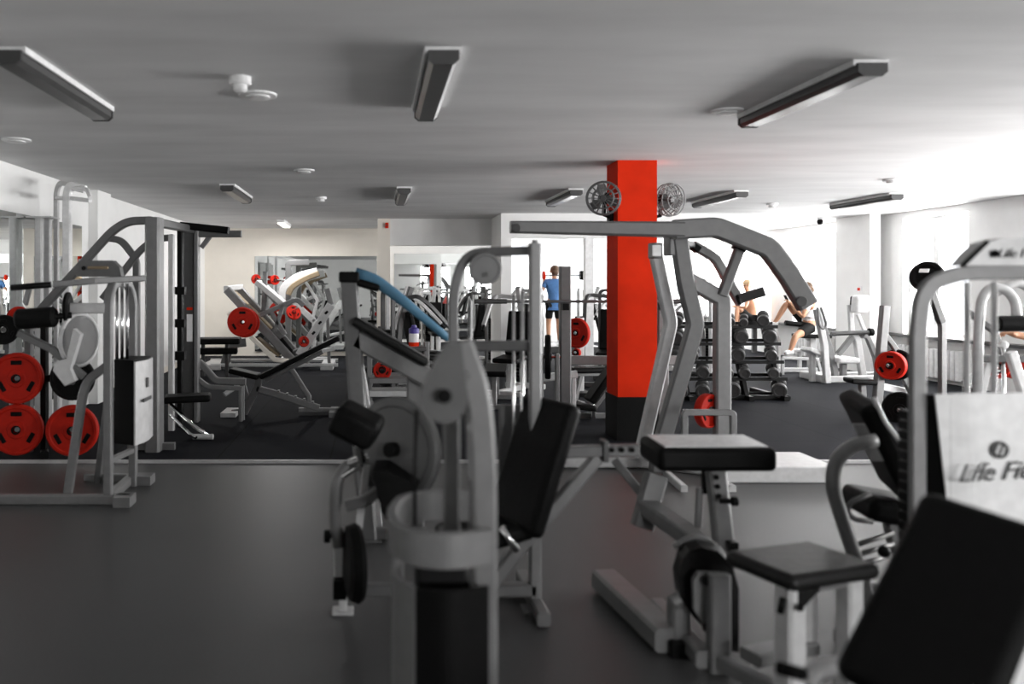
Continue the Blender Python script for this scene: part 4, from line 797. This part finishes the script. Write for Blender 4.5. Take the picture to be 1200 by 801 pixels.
# ------------------------------------------------------------------ people
def skinned(name, verts, edges, m, parent, root=0, sub=2):
    me = bpy.data.meshes.new(name); me.from_pydata([tuple(V(p)-ORI[parent.name]) for p, r in verts], edges, [])
    o = bpy.data.objects.new(name+'_tmp', me); C.objects.link(o); o.modifiers.new('s', 'SKIN'); sd = o.modifiers.new('u', 'SUBSURF'); sd.levels = sd.render_levels = sub
    for i, (p, r) in enumerate(verts):
        sv = me.skin_vertices[0].data[i]; sv.radius = (r, r) if not isinstance(r, tuple) else r; sv.use_root = (i == root)
    dg = bpy.context.evaluated_depsgraph_get(); nm = bpy.data.meshes.new_from_object(o.evaluated_get(dg)); bpy.data.objects.remove(o); bpy.data.meshes.remove(me)
    nm.name = name; nm.materials.clear(); nm.materials.append(M[m])
    for f in nm.polygons: f.use_smooth = True
    q = bpy.data.objects.new(name, nm); C.objects.link(q); q.parent = parent; ORI[q.name] = ORI[parent.name]; return q
def person(label, base, J, face, side, shirt=None, shorts='blackcloth', shoes='whiteshirt', hair='hair', short_len=.8, k=1.0):
    """J: pelvis chest neck head, l/r sh el wr, hip kn an toe; face = look direction, side = towards the left hand"""
    t = thing('person', label, 'person', base); fa = V(face).normalized(); sd = V(side).normalized()
    vs, ed, ix = [], [], {}
    def add(n, p, r, par=None):
        ix[n] = len(vs); vs.append((V(p), r*k))
        if par is not None: ed.append((ix[par], ix[n]))
    pe, ch, ne, hd = (V(J[n]) for n in ('pelvis', 'chest', 'neck', 'head'))
    add('pelvis', pe, .125); add('belly', pe.lerp(ch, .5), .118, 'pelvis'); add('chest', ch, .135, 'belly'); add('nbase', ch.lerp(ne, .75), .075, 'chest'); add('neck', ne, .052, 'nbase')
    upd = (hd-ne).normalized()
    add('jaw', hd-upd*.055*k+fa*.015*k, .066, 'neck'); add('skull', hd+upd*.02*k-fa*.008*k, .088, 'jaw'); add('crown', hd+upd*.075*k-fa*.01*k, .062, 'skull')
    for s_, n in ((1, 'l'), (-1, 'r')):
        add(n+'sh', J[n+'sh'], .062, 'chest'); add(n+'el', J[n+'el'], .043, n+'sh'); add(n+'wr', J[n+'wr'], .029, n+'el')
        dr = (V(J[n+'wr'])-V(J[n+'el'])).normalized(); lat = dr.cross(V((0, 0, 1))); lat = lat.normalized() if lat.length > .2 else fa.copy(); cu = dr.cross(lat).normalized()
        w = V(J[n+'wr']); add(n+'palm', w+dr*.075*k, (.034), n+'wr')
        for f in range(4):
            L = (.032, .042, .040, .030)[f]*k; o = lat*(f-1.5)*.020*k; q0 = w+dr*.10*k+o
            add(n+'f%da' % f, q0, .009, n+'palm'); add(n+'f%db' % f, q0+dr*L*.8+cu*L*.4, .0085, n+'f%da' % f); add(n+'f%dc' % f, q0+dr*L*1.0+cu*L*1.2, .008, n+'f%db' % f)
        add(n+'ta', w+dr*.05*k-lat*.035*k, .011, n+'palm'); add(n+'tb', w+dr*.085*k-lat*.055*k, .009, n+'ta')
        add(n+'hip', J[n+'hip'], .092, 'pelvis'); hp_, kn, an, to = (V(J[n+x]) for x in ('hip', 'kn', 'an', 'toe'))
        add(n+'th', hp_.lerp(kn, .5), .078, n+'hip'); add(n+'kn', kn, .056, n+'th'); add(n+'ca', kn.lerp(an, .32), .056, n+'kn'); add(n+'an', an, .036, n+'ca'); add(n+'toe', to, .032, n+'an')
    skinned('body', vs, ed, 'skin', t)
    def sub(names, edges, f, nm, m, extra=()):
        vv = [(vs[ix[a]][0], vs[ix[a]][1]*f) for a in names]+list(extra); skinned(nm, vv, edges, m, t)
    if shirt:
        ex = [(V(J[n+'sh']).lerp(V(J[n+'el']), .6), .062*k) for n in 'lr']
        ex.append((pe+(pe-ch).normalized()*.12, .155*k)); sub(['pelvis', 'belly', 'chest', 'nbase', 'lsh', 'rsh'], [(0, 1), (1, 2), (2, 3), (2, 4), (2, 5), (4, 6), (5, 7), (0, 8)], 1.22, 'shirt', shirt, ex)
    ex = [(V(J[n+'hip']).lerp(V(J[n+'kn']), short_len), .088*k) for n in 'lr']
    sub(['pelvis', 'lhip', 'rhip', 'lth', 'rth'], [(0, 1), (0, 2), (1, 3), (2, 4), (3, 5), (4, 6)], 1.16, 'shorts', shorts, ex)
    for n in 'lr':
        an, to = V(J[n+'an']), V(J[n+'toe']); hl = an-(to-an).normalized()*.04+V((0, 0, -.03)); skinned('shoe', [(an+V((0, 0, -.005)), .045*k), (hl, .045*k), (to+V((0, 0, .005)), .042*k)], [(0, 1), (0, 2)], shoes, t)
    part('hair', hair, t, lambda b: (b.ball(hd+upd*.045*k-fa*.030*k, .098*k, (1, 1, .95)), b.ball(hd-upd*.02*k-fa*.05*k, .078*k)))
    up_ = sd.cross(fa).normalized()
    for s_ in (1, -1):
        part('ear', 'skin', t, lambda b: b.ball(hd+sd*s_*.087*k-fa*.005*k, .026*k, (.8, .8, 1.2))); part('eye', 'blackcloth', t, lambda b: b.ball(hd+fa*.080*k+sd*s_*.032*k+upd*.005*k, .012*k))
    part('nose', 'skin', t, lambda b: b.ball(hd+fa*.090*k-upd*.03*k, .020*k, (.8, .9, 1.2))); part('mouth', 'redwall' if 0 else 'brown', t, lambda b: b.ball(hd+fa*.075*k-upd*.068*k, .018*k, (1.2, 1.2, .4)))
    return t
# man in blue, seen from behind, bar across the shoulders
d = 20.0; px = 649; bx = (px-CX)/F*d
tag(MB().box((bx-.9, d-.7, MAT), (bx+.9, d+.8, .16), .01).build('lifting_platform', 'dark'), 'low dark platform under the man in the blue shirt', 'platform')
z0 = .16
o = lambda x, y, z: V((bx+x, d+y, z0+z))
person('man seen from behind in blue t-shirt, holding a bar across his shoulders', o(0, 0, 0), dict(pelvis=o(0, 0, .97), chest=o(.01, .0, 1.36), neck=o(.02, .02, 1.56), head=o(.03, .06, 1.715),
    lsh=o(-.20, 0, 1.47), lel=o(-.30, -.05, 1.20), lwr=o(-.24, -.02, 1.46), rsh=o(.22, 0, 1.47), rel=o(.32, -.05, 1.20), rwr=o(.27, -.02, 1.46),
    lhip=o(-.10, 0, .90), lkn=o(-.12, .03, .50), lan=o(-.13, -.03, .09), ltoe=o(-.15, .14, .04), rhip=o(.10, 0, .90), rkn=o(.12, .03, .50), ran=o(.12, -.03, .09), rtoe=o(.15, .14, .04)), (0, 1, 0), (-1, 0, 0), 'blueshirt', k=1.05)
t = thing('barbell', 'short barbell across the shoulders of the man in blue', 'barbell', o(.2, -.10, 1.60))
part('shaft', 'dark', t, lambda b: b.cyl(o(-.26, -.11, 1.62), o(.70, -.11, 1.62), .014))
part('plate', 'rubber', t, lambda b: b.lathe(o(.58, -.11, 1.62), (1, 0, 0), [(0, .10), (.02, .11), (.10, .11), (.12, .10)], 24)); part('plate', 'redwall', t, lambda b: b.lathe(o(-.29, -.11, 1.62), (1, 0, 0), [(0, .09), (.02, .10), (.05, .10), (.06, .09)], 24), 'dark red plate')
# man with phone
d = 15.0; q = lambda x, y, e=0: P(x, y, d+e)
person('seated man in white shirt and black shorts with one knee raised, looking at a phone', G(944, d), dict(pelvis=q(950, 381), chest=q(951, 361), neck=q(949, 349), head=q(945, 339),
    lsh=q(947, 354, -.2), lel=q(941, 372, -.26), lwr=q(928, 357, -.12), rsh=q(952, 354, .2), rel=q(944, 371, .25), rwr=q(928, 356, .03),
    lhip=q(947, 385, -.1), lkn=q(932, 394, -.35), lan=q(926, 411, -.35), ltoe=q(919, 414.5, -.38), rhip=q(947, 380, .1), rkn=q(922, 355, .12), ran=q(908, 378, .12), rtoe=q(899, 381, .12)), (-1, -.1, -.15), (0, -1, 0), 'whiteshirt', short_len=.62)
t = thing('phone', 'black phone held by the seated man in white', 'phone', q(921, 349)); part('case', 'plastic', t, lambda b: b.pad(q(921, 349, -.05), (.05, 0, -.09), (0, .075, 0), (.008, 0, .005), .003)); part('screen', 'dark', t, lambda b: b.pad(q(921.5, 348.4, -.05), (.044, 0, -.080), (0, .068, 0), (.002, 0, .001), 0))
t = thing('leg_machine', 'low pale machine with black seat under the man with the phone', 'gym machine', G(950, d))
part('seat', 'black', t, lambda b: b.pad(q(951, 393), (.50, 0, 0), (0, .45, 0), (0, 0, .07), .02)); part('post', 'pale', t, lambda b: b.path([q(951, 396), G(951, d)], .12, .12)); part('front_pad', 'black', t, lambda b: b.cyl(q(920, 378, -.05), q(938, 380, -.05), .045)); part('pad_arm', 'pale', t, lambda b: b.path([q(937, 380), q(944, 395), q(950, 400)], .05, .05))
part('foot_rail', 'pale', t, lambda b: (b.path([q(917, 419, -.35), q(958, 421, -.35), G(962, d-.35)], .05, .05), b.path([G(917, d-.35), q(917, 419, -.35)], .05, .05))); part('foot_step', 'pale', t, lambda b: (b.path([q(897, 384, .12), q(908, 386, .12), q(912, 400, .12), G(912, d+.12)], .06, .08)))
part('side_pad', 'white', t, lambda b: b.pad(q(937, 410, .3), (.32, 0, 0), (0, .25, 0), (0, 0, .05), .02)); part('base', 'pale', t, lambda b: (b.path([G(912, d, .04), G(975, d, .04)], .08, .08), b.path([G(937, d+.3, .03), q(937, 412, .3)], .06, .06)))
# shirtless man by the window
d = 19.5
person('shirtless fair-haired man sitting by the bright window behind the dumbbell rack', G(880, d), dict(pelvis=q(882, 372, 0.0), chest=q(880, 354, 0.0), neck=q(877, 343, 0.0), head=q(875, 334, 0.0),
    lsh=q(876, 347.5, -0.2), lel=q(874, 360, -0.3), lwr=q(864, 359, -0.2), rsh=q(883, 347.5, 0.2), rel=q(884, 361, 0.3), rwr=q(871, 362, 0.1), lhip=q(881, 375, -0.1), lkn=q(864, 360, -0.2), lan=q(862, 381, -0.2), ltoe=q(856, 384, -0.2), rhip=q(883, 375, 0.1), rkn=q(869, 359, 0.2), ran=q(866, 381, 0.2), rtoe=q(860, 384, 0.2)), (-1, -.4, -.2), (0, -1, 0), None, hair='blond')
t = thing('weight_bench', 'grey bench under the shirtless man by the window', 'bench', G(880, d)); part('pad', 'black', t, lambda b: b.pad(q(884, 381, 0.0), (.5, 0, 0), (0, .5, 0), (0, 0, .07), .02)); part('foot_rest', 'grey', t, lambda b: b.box(G(852, d+.35, 0), G(868, d-.35, .55))); part('post', 'grey', t, lambda b: b.path([q(884, 383, 0.0), G(884, d)], .1, .1))
# arm entering at the right edge
d = 7.0; q2 = lambda x, y, e=0: P(x, y, d+e)
person('bare forearm of a person entering at the right edge behind the tower', G(1275, d), dict(pelvis=q2(1280, 455), chest=q2(1278, 395), neck=q2(1272, 365), head=q2(1266, 342), lsh=q2(1266, 376, -.2), lel=q2(1238, 402, -.25), lwr=q2(1196, 393, -.2), rsh=q2(1284, 376, .2), rel=q2(1262, 410, .3), rwr=q2(1230, 398, .3),
    lhip=q2(1276, 462, -.12), lkn=q2(1218, 462, -.2), lan=q2(1220, 530, -.2), ltoe=q2(1200, 542, -.2), rhip=q2(1284, 462, .12), rkn=q2(1226, 462, .2), ran=q2(1228, 530, .2), rtoe=q2(1208, 538, .2)), (-1, 0, -.1), (0, -1, 0), 'blackcloth')

# ------------------------------------------------------------------ small wall and ceiling fittings
t = thing('wall_sign', 'tiny orange sign on the white pier between two bright windows', 'sign', P(1007, 338, 15.08))
part('panel', 'redwall', t, lambda b: b.box((8.535, 15.04, 1.455), (8.5402, 15.12, 1.505))); part('frame', 'white', t, lambda b: b.box((8.5405, 15.0, 1.42), (8.5495, 15.16, 1.54)))
t = thing('security_camera', 'small black camera hanging from the ceiling in front of the bright windows', 'camera', (8.1, 15.55, ZC))
part('mount', 'white', t, lambda b: b.lathe((8.1, 15.55, ZC), (0, 0, -1), [(0, .05), (.03, .05), (.035, .03)])); part('dome', 'plastic', t, lambda b: b.ball((8.1, 15.55, ZC-.075), .055))
t = thing('wall_sensor', 'tiny red fitting at the top of the cream post', 'sensor', P(453, 264, 15.72))
part('case', 'redwall', t, lambda b: b.box((.18, 15.70, 2.60), (.24, 15.749, 2.70), .008)); part('lamp', 'lens', t, lambda b: b.ball((.21, 15.70, 2.65), .015))
